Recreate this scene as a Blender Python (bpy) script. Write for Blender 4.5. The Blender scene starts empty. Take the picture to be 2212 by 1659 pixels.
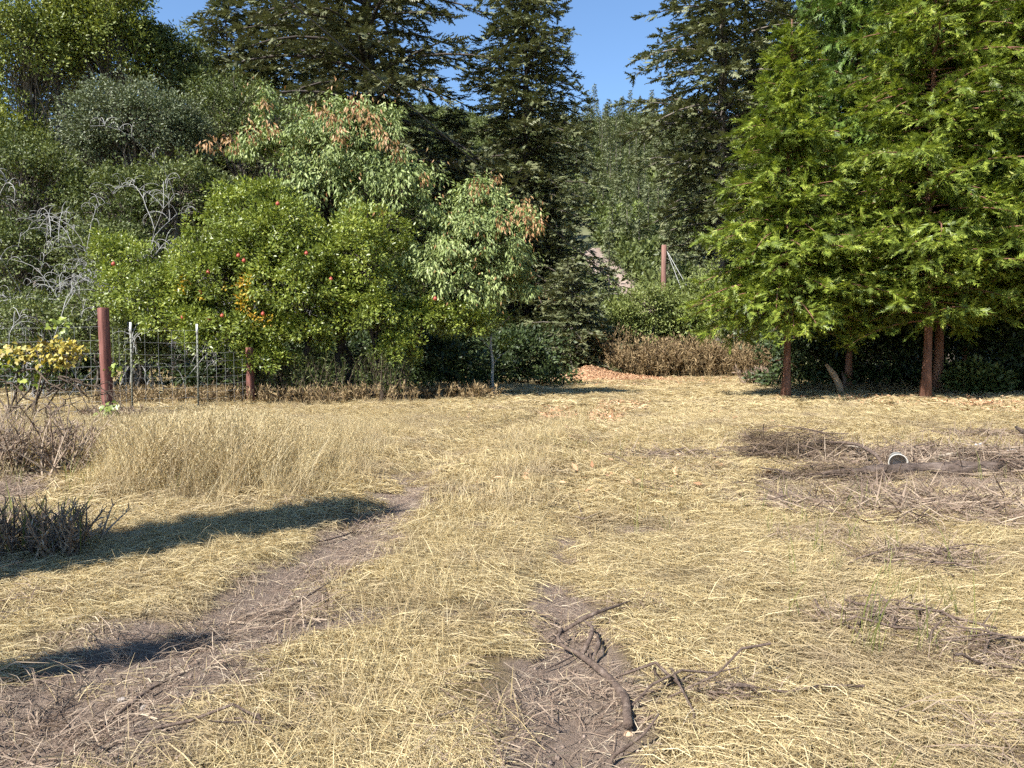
import bpy, math, random
import numpy as np
from mathutils import Vector

# ------------------------------------------------------------------ camera, sky, sun, exposure
SC = bpy.context.scene
COL = SC.collection
F, HOR, CH = 773.0, 348.0, 1.6            # focal length in px of a 1024 wide frame, horizon row, eye height
PITCH = math.atan((384 - HOR) / F)
cam_data = bpy.data.cameras.new('camera')
cam_data.sensor_width = 36.0
cam_data.lens = F * 36.0 / 1024.0
cam_data.clip_start = 0.05
cam_data.clip_end = 3000.0
cam = bpy.data.objects.new('camera', cam_data)
COL.objects.link(cam)
cam.location = (0, 0, CH)
cam.rotation_euler = (math.pi / 2 - PITCH, 0, 0)
SC.camera = cam

SUN_EL = math.radians(45.0)
SHX, SHY = 0.69, 0.724                    # ground direction in which shadows fall
world = bpy.data.worlds.new('World')
SC.world = world
world.use_nodes = True
wn = world.node_tree
wn.nodes.clear()
sky = wn.nodes.new('ShaderNodeTexSky')
sky.sky_type = 'NISHITA'
sky.sun_disc = False
sky.sun_elevation = SUN_EL
sky.sun_rotation = math.atan2(-SHX, -SHY)
sky.altitude = 300.0
sky.air_density = 1.2
sky.dust_density = 0.0
sky.ozone_density = 6.5
bg = wn.nodes.new('ShaderNodeBackground')
bg.inputs['Strength'].default_value = 0.08
wo = wn.nodes.new('ShaderNodeOutputWorld')
wn.links.new(sky.outputs[0], bg.inputs[0])
wn.links.new(bg.outputs[0], wo.inputs[0])

sun_data = bpy.data.lights.new('sun', 'SUN')
sun_data.energy = 5.0
sun_data.angle = math.radians(0.53)
sun_data.color = (1.0, 0.97, 0.92)
sun = bpy.data.objects.new('sun', sun_data)
COL.objects.link(sun)
sun.location = (-30, -30, 40)
sun.rotation_euler = Vector((SHX * math.cos(SUN_EL), SHY * math.cos(SUN_EL), -math.sin(SUN_EL))).to_track_quat('-Z', 'Y').to_euler()

vs = SC.view_settings
vs.view_transform = 'Standard'
vs.look = 'None'
vs.exposure = 1.4
vs.gamma = 1.0
SC.cycles.use_adaptive_sampling = True
SC.cycles.adaptive_threshold = 0.03
SC.cycles.use_denoising = False
SC.cycles.max_bounces = 5
SC.cycles.diffuse_bounces = 2
SC.cycles.transmission_bounces = 2
SC.cycles.glossy_bounces = 2

rng = np.random.default_rng(11)

# ------------------------------------------------------------------ helpers
def px(u, v, d):
    """world point seen at pixel (u, v) of the 1024x768 picture, d metres ahead"""
    cp, sp = math.cos(PITCH), math.sin(PITCH)
    x = u - 512.0
    y = F * cp + (384.0 - v) * sp
    z = -F * sp + (384.0 - v) * cp
    k = d / y
    return np.array([x * k, d, CH + z * k])

def dp(u, v, d):
    """same, from the 2212 px wide view"""
    return px(u / 2.1602, v / 2.1602, d)

def hash2(ix, iy, seed):
    n = (ix.astype(np.int64) * 374761393 + iy.astype(np.int64) * 668265263 + seed * 1442695041) & 0x7fffffff
    n = ((n ^ (n >> 13)) * 1274126177) & 0x7fffffff
    n = n ^ (n >> 16)
    return (n & 0xffff) / 65535.0

def vnoise(x, y, seed=0):
    x = np.asarray(x, float); y = np.asarray(y, float)
    ix, iy = np.floor(x), np.floor(y)
    fx, fy = x - ix, y - iy
    fx = fx * fx * (3 - 2 * fx); fy = fy * fy * (3 - 2 * fy)
    a = hash2(ix, iy, seed); b = hash2(ix + 1, iy, seed)
    c = hash2(ix, iy + 1, seed); d = hash2(ix + 1, iy + 1, seed)
    return (a * (1 - fx) + b * fx) * (1 - fy) + (c * (1 - fx) + d * fx) * fy

def fbm(x, y, seed=0, octv=3):
    s = 0; a = 0.5; t = 0
    for o in range(octv):
        s = s + a * vnoise(np.asarray(x) * 2 ** o, np.asarray(y) * 2 ** o, seed + o * 17); t += a; a *= 0.5
    return s / t

def nrm(a):
    return a / np.maximum(np.linalg.norm(a, axis=-1, keepdims=True), 1e-9)

class Acc:
    """collects vertices, triangles and quads of one mesh"""
    def __init__(self):
        self.v = []; self.t = []; self.q = []; self.n = 0
    def add(self, V, T=None, Q=None):
        V = np.asarray(V, float).reshape(-1, 3)
        if T is not None and len(T): self.t.append(np.asarray(T, np.int64).reshape(-1, 3) + self.n)
        if Q is not None and len(Q): self.q.append(np.asarray(Q, np.int64).reshape(-1, 4) + self.n)
        self.v.append(V); self.n += len(V)
        return self
    def tube(self, P, R, sides=6, cap=True, rough=0.0):
        P = np.asarray(P, float); k = len(P)
        R = np.broadcast_to(np.asarray(R, float), (k,))
        T = nrm(np.gradient(P, axis=0))
        ref = np.array([0, 0, 1.0]) if abs(T[0, 2]) < 0.8 else np.array([1.0, 0, 0])
        A = nrm(np.cross(T, ref)); B = np.cross(T, A)
        ang = np.arange(sides) / sides * 2 * math.pi
        rr = R[:, None] * (1 + rough * rng.normal(size=(k, sides)))
        V = P[:, None] + rr[..., None] * (np.cos(ang)[None, :, None] * A[:, None] + np.sin(ang)[None, :, None] * B[:, None])
        i = np.arange(k - 1)[:, None] * sides; j = np.arange(sides)[None]
        j2 = (j + 1) % sides
        Q = np.stack([i + j, i + j2, i + sides + j2, i + sides + j], -1).reshape(-1, 4)
        V = V.reshape(-1, 3)
        tri = []
        if cap:
            V = np.vstack([V, P[0], P[-1]])
            c0, c1 = k * sides, k * sides + 1
            for s in range(sides):
                tri.append((c0, (s + 1) % sides, s)); tri.append((c1, (k - 1) * sides + s, (k - 1) * sides + (s + 1) % sides))
        return self.add(V, tri, Q)
    def box(self, c, s, rz=0.0):
        x, y, z = np.asarray(s, float) / 2
        V = np.array([[sx * x, sy * y, sz * z] for sz in (-1, 1) for sy in (-1, 1) for sx in (-1, 1)])
        ca, sa = math.cos(rz), math.sin(rz)
        V = np.stack([V[:, 0] * ca - V[:, 1] * sa, V[:, 0] * sa + V[:, 1] * ca, V[:, 2]], -1) + np.asarray(c)
        return self.add(V, None, [(0, 2, 3, 1), (4, 5, 7, 6), (0, 1, 5, 4), (2, 6, 7, 3), (0, 4, 6, 2), (1, 3, 7, 5)])
    def scatter(self, tpl, P, D, N, S, W=None):
        """copies of a template (verts, tris): its y axis along D, its z axis near N, size S, width factor W"""
        tv, tt = tpl
        P = np.asarray(P, float); n = len(P)
        if n == 0: return self
        D = nrm(np.asarray(D, float)); X = nrm(np.cross(D, N)); Z = np.cross(X, D)
        S = np.broadcast_to(np.asarray(S, float), (n,))
        W = S if W is None else S * np.broadcast_to(np.asarray(W, float), (n,))
        V = (P[:, None] + tv[None, :, 0, None] * X[:, None] * W[:, None, None] + tv[None, :, 1, None] * D[:, None] * S[:, None, None]
             + tv[None, :, 2, None] * Z[:, None] * S[:, None, None])
        T = tt[None] + (np.arange(n) * len(tv))[:, None, None]
        return self.add(V.reshape(-1, 3), T.reshape(-1, 3))
    def mesh(self, name, mat, smooth=False):
        V = np.concatenate(self.v).astype(np.float32)
        T = np.concatenate(self.t) if self.t else np.zeros((0, 3), np.int64)
        Q = np.concatenate(self.q) if self.q else np.zeros((0, 4), np.int64)
        me = bpy.data.meshes.new(name)
        me.vertices.add(len(V)); me.vertices.foreach_set('co', V.ravel())
        loops = np.concatenate([T.ravel(), Q.ravel()]).astype(np.int32)
        me.loops.add(len(loops)); me.loops.foreach_set('vertex_index', loops)
        start = np.concatenate([np.arange(len(T)) * 3, len(T) * 3 + np.arange(len(Q)) * 4]).astype(np.int32)
        me.polygons.add(len(start)); me.polygons.foreach_set('loop_start', start)
        me.update(calc_edges=True)
        if smooth:
            me.polygons.foreach_set('use_smooth', np.ones(len(start), bool))
        me.materials.append(mat)
        return me

def obj(name, data, parent=None, loc=(0, 0, 0), rz=0.0, scale=None):
    o = bpy.data.objects.new(name, data)
    COL.objects.link(o)
    o.location = loc; o.rotation_euler = (0, 0, rz)
    if scale is not None: o.scale = scale if hasattr(scale, '__len__') else (scale,) * 3
    if parent is not None: o.parent = parent
    return o

def tag(o, label=None, cat=None, group=None, kind=None):
    if label: o['label'] = label
    if cat: o['category'] = cat
    if group: o['group'] = group
    if kind: o['kind'] = kind
    return o

def thing(name, label, cat, loc=(0, 0, 0), rz=0.0, group=None, scale=None):
    return tag(obj(name, None, None, loc, rz, scale), label, cat, group)

def part(name, acc, mat, parent, smooth=False, base=None):
    me = acc.mesh(name, mat, smooth) if isinstance(acc, Acc) else acc
    if base is not None:
        co = np.empty(len(me.vertices) * 3, np.float32); me.vertices.foreach_get('co', co)
        co = (co.reshape(-1, 3) - np.asarray(base, np.float32)).ravel(); me.vertices.foreach_set('co', co); me.update()
    return obj(name, me, parent)

def copy_thing(root, label, loc, rz=0.0, scale=1.0):
    r = root.copy(); COL.objects.link(r)
    r.location = loc; r.rotation_euler = (0, 0, rz); r.scale = scale if hasattr(scale, '__len__') else (scale,) * 3
    r['label'] = label
    for ch in list(root.children):
        c = ch.copy(); COL.objects.link(c); c.parent = r
    return r

# ------------------------------------------------------------------ materials
def new_mat(name):
    m = bpy.data.materials.new(name); m.use_nodes = True
    nt = m.node_tree; nt.nodes.clear()
    return m, nt, nt.nodes.new('ShaderNodeOutputMaterial')

def ramp(nt, fac, stops):
    r = nt.nodes.new('ShaderNodeValToRGB')
    el = r.color_ramp.elements
    while len(el) < len(stops): el.new(0.5)
    for e, (p, c) in zip(el, stops):
        e.position = p; e.color = (*c, 1)
    nt.links.new(fac, r.inputs[0])
    return r.outputs[0]

def noise(nt, scale, detail=4.0, rough=0.6, coord='Object', vec=None):
    n = nt.nodes.new('ShaderNodeTexNoise')
    n.inputs['Scale'].default_value = scale; n.inputs['Detail'].default_value = detail; n.inputs['Roughness'].default_value = rough
    if vec is None:
        tc = nt.nodes.new('ShaderNodeTexCoord'); vec = tc.outputs[coord]
    nt.links.new(vec, n.inputs['Vector'])
    return n.outputs['Fac']

def mix(nt, fac, a, b, blend='MIX'):
    m = nt.nodes.new('ShaderNodeMix'); m.data_type = 'RGBA'; m.blend_type = blend
    for s, v in ((0, fac), (6, a), (7, b)):
        if hasattr(v, 'is_output'): nt.links.new(v, m.inputs[s])
        else: m.inputs[s].default_value = v if s == 0 else (*v, 1)
    return m.outputs[2]

def leaf_mat(name, stops, clump=None, clump_scale=0.5, trans=0.3, rough=0.5, spec=0.3, tint=(1.1, 1.1, 0.6), world=False, lo=0.42, hi=0.62, detail=2.0):
    """per-leaf colour from stops, slow drift towards the clump colour, some light through the leaf"""
    m, nt, out = new_mat(name)
    geo = nt.nodes.new('ShaderNodeNewGeometry')
    c = ramp(nt, geo.outputs['Random Per Island'], stops)
    if clump:
        f = noise(nt, clump_scale, detail, 0.6, vec=geo.outputs['Position'] if world else None)
        r = nt.nodes.new('ShaderNodeMapRange'); nt.links.new(f, r.inputs[0])
        r.inputs[1].default_value = lo; r.inputs[2].default_value = hi
        c = mix(nt, r.outputs[0], c, clump)
    p = nt.nodes.new('ShaderNodeBsdfPrincipled')
    p.inputs['Roughness'].default_value = rough
    p.inputs['Specular IOR Level'].default_value = spec
    nt.links.new(c, p.inputs['Base Color'])
    if trans:
        t = nt.nodes.new('ShaderNodeBsdfTranslucent')
        nt.links.new(mix(nt, 1.0, c, tint, 'MULTIPLY'), t.inputs[0])
        ms = nt.nodes.new('ShaderNodeMixShader'); ms.inputs[0].default_value = trans
        nt.links.new(p.outputs[0], ms.inputs[1]); nt.links.new(t.outputs[0], ms.inputs[2])
        nt.links.new(ms.outputs[0], out.inputs[0])
    else:
        nt.links.new(p.outputs[0], out.inputs[0])
    return m

def rough_mat(name, stops, scale=6.0, stretch=(1, 1, 1), bump=0.3, bump_scale=None, rough=0.85, coord='Object', spec=0.25):
    m, nt, out = new_mat(name)
    tc = nt.nodes.new('ShaderNodeTexCoord')
    mp = nt.nodes.new('ShaderNodeMapping'); mp.inputs['Scale'].default_value = stretch
    nt.links.new(tc.outputs[coord], mp.inputs[0])
    f = noise(nt, scale, 6.0, 0.65, vec=mp.outputs[0])
    c = ramp(nt, f, stops)
    p = nt.nodes.new('ShaderNodeBsdfPrincipled')
    p.inputs['Roughness'].default_value = rough; p.inputs['Specular IOR Level'].default_value = spec
    nt.links.new(c, p.inputs['Base Color'])
    if bump:
        f2 = noise(nt, bump_scale or scale * 3, 5.0, 0.7, vec=mp.outputs[0])
        b = nt.nodes.new('ShaderNodeBump'); b.inputs['Strength'].default_value = bump; b.inputs['Distance'].default_value = 0.03
        nt.links.new(f2, b.inputs['Height']); nt.links.new(b.outputs[0], p.inputs['Normal'])
    nt.links.new(p.outputs[0], out.inputs[0])
    return m

def plain_mat(name, c, rough=0.5, metal=0.0):
    m, nt, out = new_mat(name)
    p = nt.nodes.new('ShaderNodeBsdfPrincipled')
    f = noise(nt, 9.0, 4.0)
    nt.links.new(ramp(nt, f, [(0.3, tuple(x * 0.8 for x in c)), (0.7, tuple(min(1, x * 1.12) for x in c))]), p.inputs['Base Color'])
    p.inputs['Roughness'].default_value = rough; p.inputs['Metallic'].default_value = metal
    nt.links.new(p.outputs[0], out.inputs[0])
    return m

M = {}
M['straw'] = leaf_mat('dry straw', [(0.0, (0.249, 0.178, 0.0889)), (0.25, (0.391, 0.298, 0.146)), (0.6, (0.516, 0.409, 0.209)), (0.85, (0.622, 0.524, 0.302)), (1.0, (0.338, 0.257, 0.151))],
                      clump=(0.321, 0.245, 0.151), clump_scale=0.8, world=True, lo=0.50, hi=0.72, detail=5.0, trans=0.25, rough=0.55, spec=0.35, tint=(1.05, 0.95, 0.7))
M['dark_weed'] = leaf_mat('dark dead stems', [(0.0, (0.0456, 0.0304, 0.0198)), (0.5, (0.106, 0.0722, 0.0456)), (1.0, (0.205, 0.144, 0.0912))], trans=0.05, rough=0.8)
M['grey_straw'] = leaf_mat('weathered straw', [(0.0, (0.109, 0.0711, 0.0485)), (0.4, (0.218, 0.155, 0.109)), (0.8, (0.367, 0.284, 0.2)), (1.0, (0.151, 0.1, 0.0711))], trans=0.15, rough=0.7, tint=(1, 0.95, 0.8))
M['brown_weed'] = leaf_mat('brown dead weed', [(0.0, (0.0988, 0.0646, 0.0304)), (0.5, (0.22, 0.152, 0.0722)), (0.9, (0.334, 0.243, 0.122)), (1.0, (0.152, 0.0912, 0.0532))], trans=0.15, rough=0.7, tint=(1, 0.9, 0.7))
M['green_weed'] = leaf_mat('green weed', [(0.0, (0.08, 0.095, 0.025)), (0.6, (0.16, 0.17, 0.05)), (1.0, (0.26, 0.24, 0.08))], trans=0.3)
M['litter'] = leaf_mat('soil litter', [(0.0, (0.122, 0.076, 0.0532)), (0.5, (0.258, 0.19, 0.129)), (1.0, (0.426, 0.35, 0.243))], trans=0.0, rough=0.8)
M['fir'] = leaf_mat('fir needles', [(0.0, (0.045, 0.056, 0.024)), (0.5, (0.105, 0.12, 0.05)), (1.0, (0.20, 0.21, 0.10))], clump=(0.15, 0.155, 0.075), clump_scale=0.8, trans=0.12, rough=0.5)
M['fir_dark'] = leaf_mat('dark fir needles', [(0.0, (0.04, 0.048, 0.02)), (0.5, (0.09, 0.10, 0.044)), (1.0, (0.17, 0.175, 0.085))], clump=(0.135, 0.135, 0.066), clump_scale=0.8, trans=0.10, rough=0.5)
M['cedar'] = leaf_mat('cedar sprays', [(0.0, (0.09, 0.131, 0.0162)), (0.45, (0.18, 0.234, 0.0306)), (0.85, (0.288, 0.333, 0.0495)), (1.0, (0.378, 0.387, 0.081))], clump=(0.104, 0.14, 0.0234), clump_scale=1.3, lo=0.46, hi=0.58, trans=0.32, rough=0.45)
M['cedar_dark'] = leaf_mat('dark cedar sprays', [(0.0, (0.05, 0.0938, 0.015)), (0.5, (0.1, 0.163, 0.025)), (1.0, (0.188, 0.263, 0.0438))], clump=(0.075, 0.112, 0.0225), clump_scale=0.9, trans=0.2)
M['leaf_top'] = leaf_mat('yellow green tree leaves', [(0.0, (0.0935, 0.116, 0.0176)), (0.5, (0.193, 0.22, 0.0374)), (1.0, (0.319, 0.33, 0.066))], clump=(0.138, 0.165, 0.0308), clump_scale=0.35, trans=0.22)
M['leaf_grey'] = leaf_mat('grey green willow leaves', [(0.0, (0.075, 0.09, 0.045)), (0.5, (0.125, 0.145, 0.075)), (1.0, (0.21, 0.225, 0.13))], clump=(0.10, 0.12, 0.055), clump_scale=0.5, trans=0.15)
M['leaf_mid'] = leaf_mat('mid green leaves', [(0.0, (0.054, 0.0702, 0.0194)), (0.5, (0.108, 0.13, 0.0367)), (1.0, (0.194, 0.216, 0.0648))], clump=(0.0864, 0.108, 0.0324), clump_scale=0.5, trans=0.2)
M['leaf_bush'] = leaf_mat('glossy bush leaves', [(0.0, (0.09, 0.125, 0.017)), (0.5, (0.19, 0.235, 0.035)), (0.9, (0.31, 0.345, 0.06)), (1.0, (0.40, 0.41, 0.09))], clump=(0.15, 0.185, 0.032), clump_scale=0.8, trans=0.25, rough=0.4, spec=0.45)
M['leaf_pale'] = leaf_mat('pale drooping leaves', [(0.0, (0.12, 0.16, 0.04)), (0.5, (0.23, 0.28, 0.09)), (1.0, (0.37, 0.41, 0.17))], clump=(0.18, 0.225, 0.075), clump_scale=0.7, trans=0.2, rough=0.5)
M['leaf_shrub'] = leaf_mat('light shrub leaves', [(0.0, (0.11, 0.14, 0.035)), (0.5, (0.19, 0.225, 0.06)), (1.0, (0.29, 0.31, 0.11))], clump=(0.15, 0.18, 0.05), clump_scale=0.6, trans=0.25)
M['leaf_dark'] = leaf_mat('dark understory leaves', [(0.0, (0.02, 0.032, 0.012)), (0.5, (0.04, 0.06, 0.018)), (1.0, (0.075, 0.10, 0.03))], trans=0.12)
M['leaf_dry'] = leaf_mat('dried brown leaves', [(0.0, (0.213, 0.0988, 0.038)), (0.5, (0.334, 0.182, 0.076)), (1.0, (0.426, 0.289, 0.137))], trans=0.2, tint=(1.1, 0.9, 0.5))
M['leaf_yellow'] = leaf_mat('yellow vine leaves', [(0.0, (0.228, 0.16, 0.0304)), (0.4, (0.35, 0.281, 0.0456)), (0.8, (0.441, 0.365, 0.0988)), (1.0, (0.19, 0.213, 0.038))], trans=0.3, tint=(1.1, 1, 0.4))
M['leaf_orange'] = leaf_mat('yellow orange bush leaves', [(0.0, (0.304, 0.152, 0.0152)), (0.5, (0.441, 0.274, 0.0228)), (1.0, (0.471, 0.35, 0.0456))], trans=0.3, tint=(1.1, 1, 0.4))
M['bark_grey'] = rough_mat('grey bark', [(0.3, (0.06, 0.048, 0.038)), (0.55, (0.15, 0.125, 0.10)), (0.75, (0.26, 0.23, 0.19))], 5.0, (1, 1, 0.25), 0.8)
M['bark_dark'] = rough_mat('dark bark', [(0.3, (0.025, 0.02, 0.016)), (0.6, (0.07, 0.055, 0.045)), (0.8, (0.12, 0.10, 0.08))], 5.0, (1, 1, 0.25), 0.8)
M['bark_cedar'] = rough_mat('red cedar bark', [(0.25, (0.07, 0.03, 0.018)), (0.55, (0.20, 0.095, 0.06)), (0.8, (0.32, 0.18, 0.12))], 7.0, (1, 1, 0.12), 1.0)
M['twig_pale'] = rough_mat('bleached dead twigs', [(0.3, (0.213, 0.205, 0.19)), (0.7, (0.395, 0.38, 0.35))], 3.0, bump=0)
M['twig_brown'] = rough_mat('brown twigs', [(0.3, (0.0456, 0.0319, 0.0228)), (0.7, (0.114, 0.0836, 0.057))], 8.0, bump=0.2)
M['stick'] = rough_mat('weathered stick bark', [(0.3, (0.0532, 0.0342, 0.0251)), (0.55, (0.129, 0.0912, 0.0684)), (0.75, (0.228, 0.175, 0.137))], 30.0, (1, 1, 1), 0.6, 90.0)
M['stick_pale'] = rough_mat('pale stripped wood', [(0.3, (0.213, 0.167, 0.122)), (0.7, (0.38, 0.319, 0.251))], 20.0, bump=0.3)
M['log'] = rough_mat('log bark', [(0.3, (0.0304, 0.0213, 0.0152)), (0.5, (0.0912, 0.0646, 0.0494)), (0.75, (0.198, 0.152, 0.122))], 12.0, (0.35, 1, 1), 0.9, 40.0)
M['cut_wood'] = rough_mat('fresh broken wood', [(0.3, (0.304, 0.182, 0.0988)), (0.7, (0.502, 0.35, 0.228))], 14.0, (1, 1, 0.2), 0.4)
M['post'] = rough_mat('red brown treated post', [(0.25, (0.075, 0.03, 0.022)), (0.5, (0.15, 0.06, 0.045)), (0.75, (0.22, 0.10, 0.08))], 4.0, (3, 3, 0.35), 0.35, 20.0)
M['pole'] = rough_mat('old reddish pole', [(0.25, (0.106, 0.0532, 0.038)), (0.5, (0.19, 0.0988, 0.076)), (0.75, (0.258, 0.152, 0.122))], 4.0, (3, 3, 0.35), 0.3, 20.0)
M['steel'] = plain_mat('galvanised steel', (0.319, 0.319, 0.304), 0.5, 0.3)
M['steel_green'] = plain_mat('weathered green steel', (0.13, 0.13, 0.10), 0.6, 0.2)
M['white_tip'] = plain_mat('white paint', (0.57, 0.562, 0.532), 0.6)
M['wire'] = plain_mat('dark cable', (0.05, 0.05, 0.05), 0.6)
M['plastic'] = plain_mat('white plastic', (0.395, 0.365, 0.312), 0.5)
M['plastic_in'] = plain_mat('browner tub inside', (0.319, 0.266, 0.22), 0.7)  # darker, browner tone than the outer shell
M['fruit'] = rough_mat('red fruit skin', [(0.35, (0.22, 0.03, 0.025)), (0.7, (0.42, 0.10, 0.06))], 8.0, bump=0, rough=0.35)
M['chip'] = leaf_mat('wood chips', [(0.0, (0.274, 0.137, 0.0684)), (0.5, (0.41, 0.236, 0.125)), (1.0, (0.517, 0.35, 0.205))], trans=0.0, rough=0.8)
M['chip_base'] = rough_mat('wood chip heap', [(0.3, (0.243, 0.129, 0.0684)), (0.7, (0.41, 0.251, 0.144))], 14.0, bump=0.8, bump_scale=30.0)
M['clod'] = rough_mat('soil crumbs', [(0.3, (0.13, 0.093, 0.07)), (0.7, (0.27, 0.205, 0.16))], 30.0, bump=0.3)
M['stone'] = rough_mat('field stone', [(0.3, (0.167, 0.137, 0.114)), (0.7, (0.319, 0.274, 0.236))], 12.0, bump=0.4)
M['bank'] = rough_mat('bare earth bank', [(0.3, (0.18, 0.13, 0.1)), (0.7, (0.3, 0.235, 0.19))], 0.5, bump=0.6, bump_scale=2.0)
M['hill'] = rough_mat('hillside brush', [(0.3, (0.05, 0.06, 0.025)), (0.5, (0.10, 0.105, 0.05)), (0.7, (0.16, 0.15, 0.085))], 0.12, bump=1.0, bump_scale=0.6)
M['fir_far'] = leaf_mat('hazed hillside conifer needles', [(0.0, (0.085, 0.10, 0.05)), (0.5, (0.155, 0.175, 0.085)), (1.0, (0.25, 0.265, 0.14))], clump=(0.19, 0.205, 0.10), clump_scale=0.25, trans=0.1)  # paler, greyer than the near firs: distance haze put into the colour
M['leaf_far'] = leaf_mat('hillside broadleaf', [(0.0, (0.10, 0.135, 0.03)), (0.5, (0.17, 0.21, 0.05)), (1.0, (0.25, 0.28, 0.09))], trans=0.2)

# ------------------------------------------------------------------ the lie of the land
RUT_L = ([0, 2, 3.6, 5.0, 6.1, 10.1, 12.9, 17, 22, 30, 60], [-2.5, -2.2, -1.95, -1.63, -1.42, -1.22, -0.85, 0.2, 1.25, 2.6, 6])
RUT_R = ([0, 3.15, 4.87, 6.4, 9, 13, 18, 22, 30, 60], [0.3, 0.28, 0.29, 0.45, 0.8, 1.45, 2.4, 3.3, 4.7, 8])
def rut_l(y): return np.interp(y, *RUT_L)
def rut_r(y): return np.interp(y, *RUT_R)

def ground(x, y):
    x = np.asarray(x, float); y = np.asarray(y, float)
    z = 0.10 * (fbm(x * 0.35, y * 0.35, 3) - 0.5) + 0.05 * (fbm(x * 1.6, y * 1.6, 5, 2) - 0.5)
    fade = np.clip((34 - y) / 14, 0, 1)
    z = z - fade * 0.075 * np.exp(-((x - rut_l(y)) / 0.30) ** 2) - fade * 0.055 * np.exp(-((x - rut_r(y)) / 0.26) ** 2)
    bank = np.clip((rut_l(y) - 0.6 - x) / 2.5, 0, 1) * np.clip((y - 5) / 3, 0, 1)
    z = z + bank * np.interp(y, [5, 9, 12, 16, 30], [0.0, 0.17, 0.14, 0.04, 0.03])
    return z

def soil(x, y):
    """0..1: how bare the ground is"""
    x = np.asarray(x, float); y = np.asarray(y, float)
    n = fbm(x * 1.7, y * 1.1, 21); n2 = fbm(x * 4.5, y * 3.5, 29, 2)
    a = np.exp(-((x - rut_l(y) - 0.05) / np.where(y < 4.6, 0.80, 0.46)) ** 2) * np.interp(y, [0, 4.5, 7.6, 9, 10.6, 12.5], [1.05, 1.05, 0.95, 0.8, 0.85, 0])
    b = np.exp(-((x - rut_r(y)) / np.interp(y, [0, 3, 4.4, 5.2, 7], [0.5, 0.42, 0.33, 0.22, 0.2])) ** 2) * np.interp(y, [0, 4.6, 5.3, 5.7, 6.2, 6.8, 7.3], [1.15, 1.1, 0.8, 0.3, 0.8, 0.7, 0])
    c = np.exp(-(((x - 4.2) / 2.4) ** 2 + ((y - 8.3) / 2.0) ** 2)) * 0.62 + np.exp(-(((x - 6.5) / 2.0) ** 2 + ((y - 9.5) / 1.6) ** 2)) * 0.5
    e = np.clip((-3.4 - 0.42 * (y - 5.6) - x) * 0.8, 0, 0.55) * np.clip((11 - y) / 3, 0, 1)
    s = np.maximum.reduce([a, b, c, e]) + 0.75 * (n - 0.5) + 0.45 * (n2 - 0.5)
    s = np.maximum(s, 1.9 * (fbm(x * 1.9 + 9, y * 2.6, 77, 4) - 0.5) + 0.10)
    return np.clip((s - 0.42) / 0.28, 0, 1)

# ground sheet: fine near the camera, coarse towards the horizon
gy = np.concatenate([np.linspace(-12, 0.5, 26)[:-1], 0.5 + 59.5 * np.linspace(0, 1, 260) ** 1.7, np.array([70, 90, 130, 200, 400, 900, 1800.0])])
gx = np.concatenate([[-1500, -500, -160, -80], np.sign(np.linspace(-1, 1, 241)) * 40 * np.abs(np.linspace(-1, 1, 241)) ** 1.8, [80, 160, 500, 1500]])
GX, GY = np.meshgrid(gx, gy)
GZ = ground(GX, GY) * np.clip((70 - GY) / 20, 0, 1)
sl = soil(GX, GY)
GZ = GZ + np.where((np.abs(GX) < 12) & (GY < 14), sl * 0.022 * (fbm(GX * 14, GY * 14, 91, 2) - 0.5), 0)
nx, ny = len(gx), len(gy)
i = np.arange(ny - 1)[:, None] * nx + np.arange(nx - 1)[None]
gq = np.stack([i, i + 1, i + nx + 1, i + nx], -1).reshape(-1, 4)

def ground_mat():
    m, nt, out = new_mat('field ground')
    at = nt.nodes.new('ShaderNodeAttribute'); at.attribute_name = 'soil'
    f1 = noise(nt, 18.0, 8.0, 0.7); f2 = noise(nt, 1.2, 4.0, 0.6); f3 = noise(nt, 90.0, 4.0, 0.7)
    dirt = ramp(nt, f1, [(0.25, (0.11, 0.078, 0.057)), (0.5, (0.215, 0.16, 0.12)), (0.75, (0.33, 0.258, 0.20))])
    dirt = mix(nt, f2, dirt, mix(nt, 0.5, dirt, (0.19, 0.135, 0.10)))
    thatch = ramp(nt, f3, [(0.25, (0.075, 0.052, 0.026)), (0.5, (0.165, 0.12, 0.058)), (0.75, (0.28, 0.215, 0.105))])
    c = mix(nt, at.outputs['Fac'], thatch, dirt)
    p = nt.nodes.new('ShaderNodeBsdfPrincipled'); p.inputs['Roughness'].default_value = 0.95; p.inputs['Specular IOR Level'].default_value = 0.15
    nt.links.new(c, p.inputs['Base Color'])
    b = nt.nodes.new('ShaderNodeBump'); b.inputs['Strength'].default_value = 1.0; b.inputs['Distance'].default_value = 0.035
    f4 = noise(nt, 45.0, 8.0, 0.75)
    nt.links.new(f4, b.inputs['Height']); nt.links.new(b.outputs[0], p.inputs['Normal'])
    nt.links.new(p.outputs[0], out.inputs[0])
    return m
M['ground'] = ground_mat()
ga = Acc().add(np.stack([GX, GY, GZ], -1).reshape(-1, 3), None, gq)
gme = ga.mesh('ground', M['ground'], True)
att = gme.attributes.new('soil', 'FLOAT', 'POINT')
att.data.foreach_set('value', sl.ravel().astype(np.float32))
tag(obj('ground', gme), 'dry straw covered field with two bare wheel ruts', None, None, 'structure')

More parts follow.
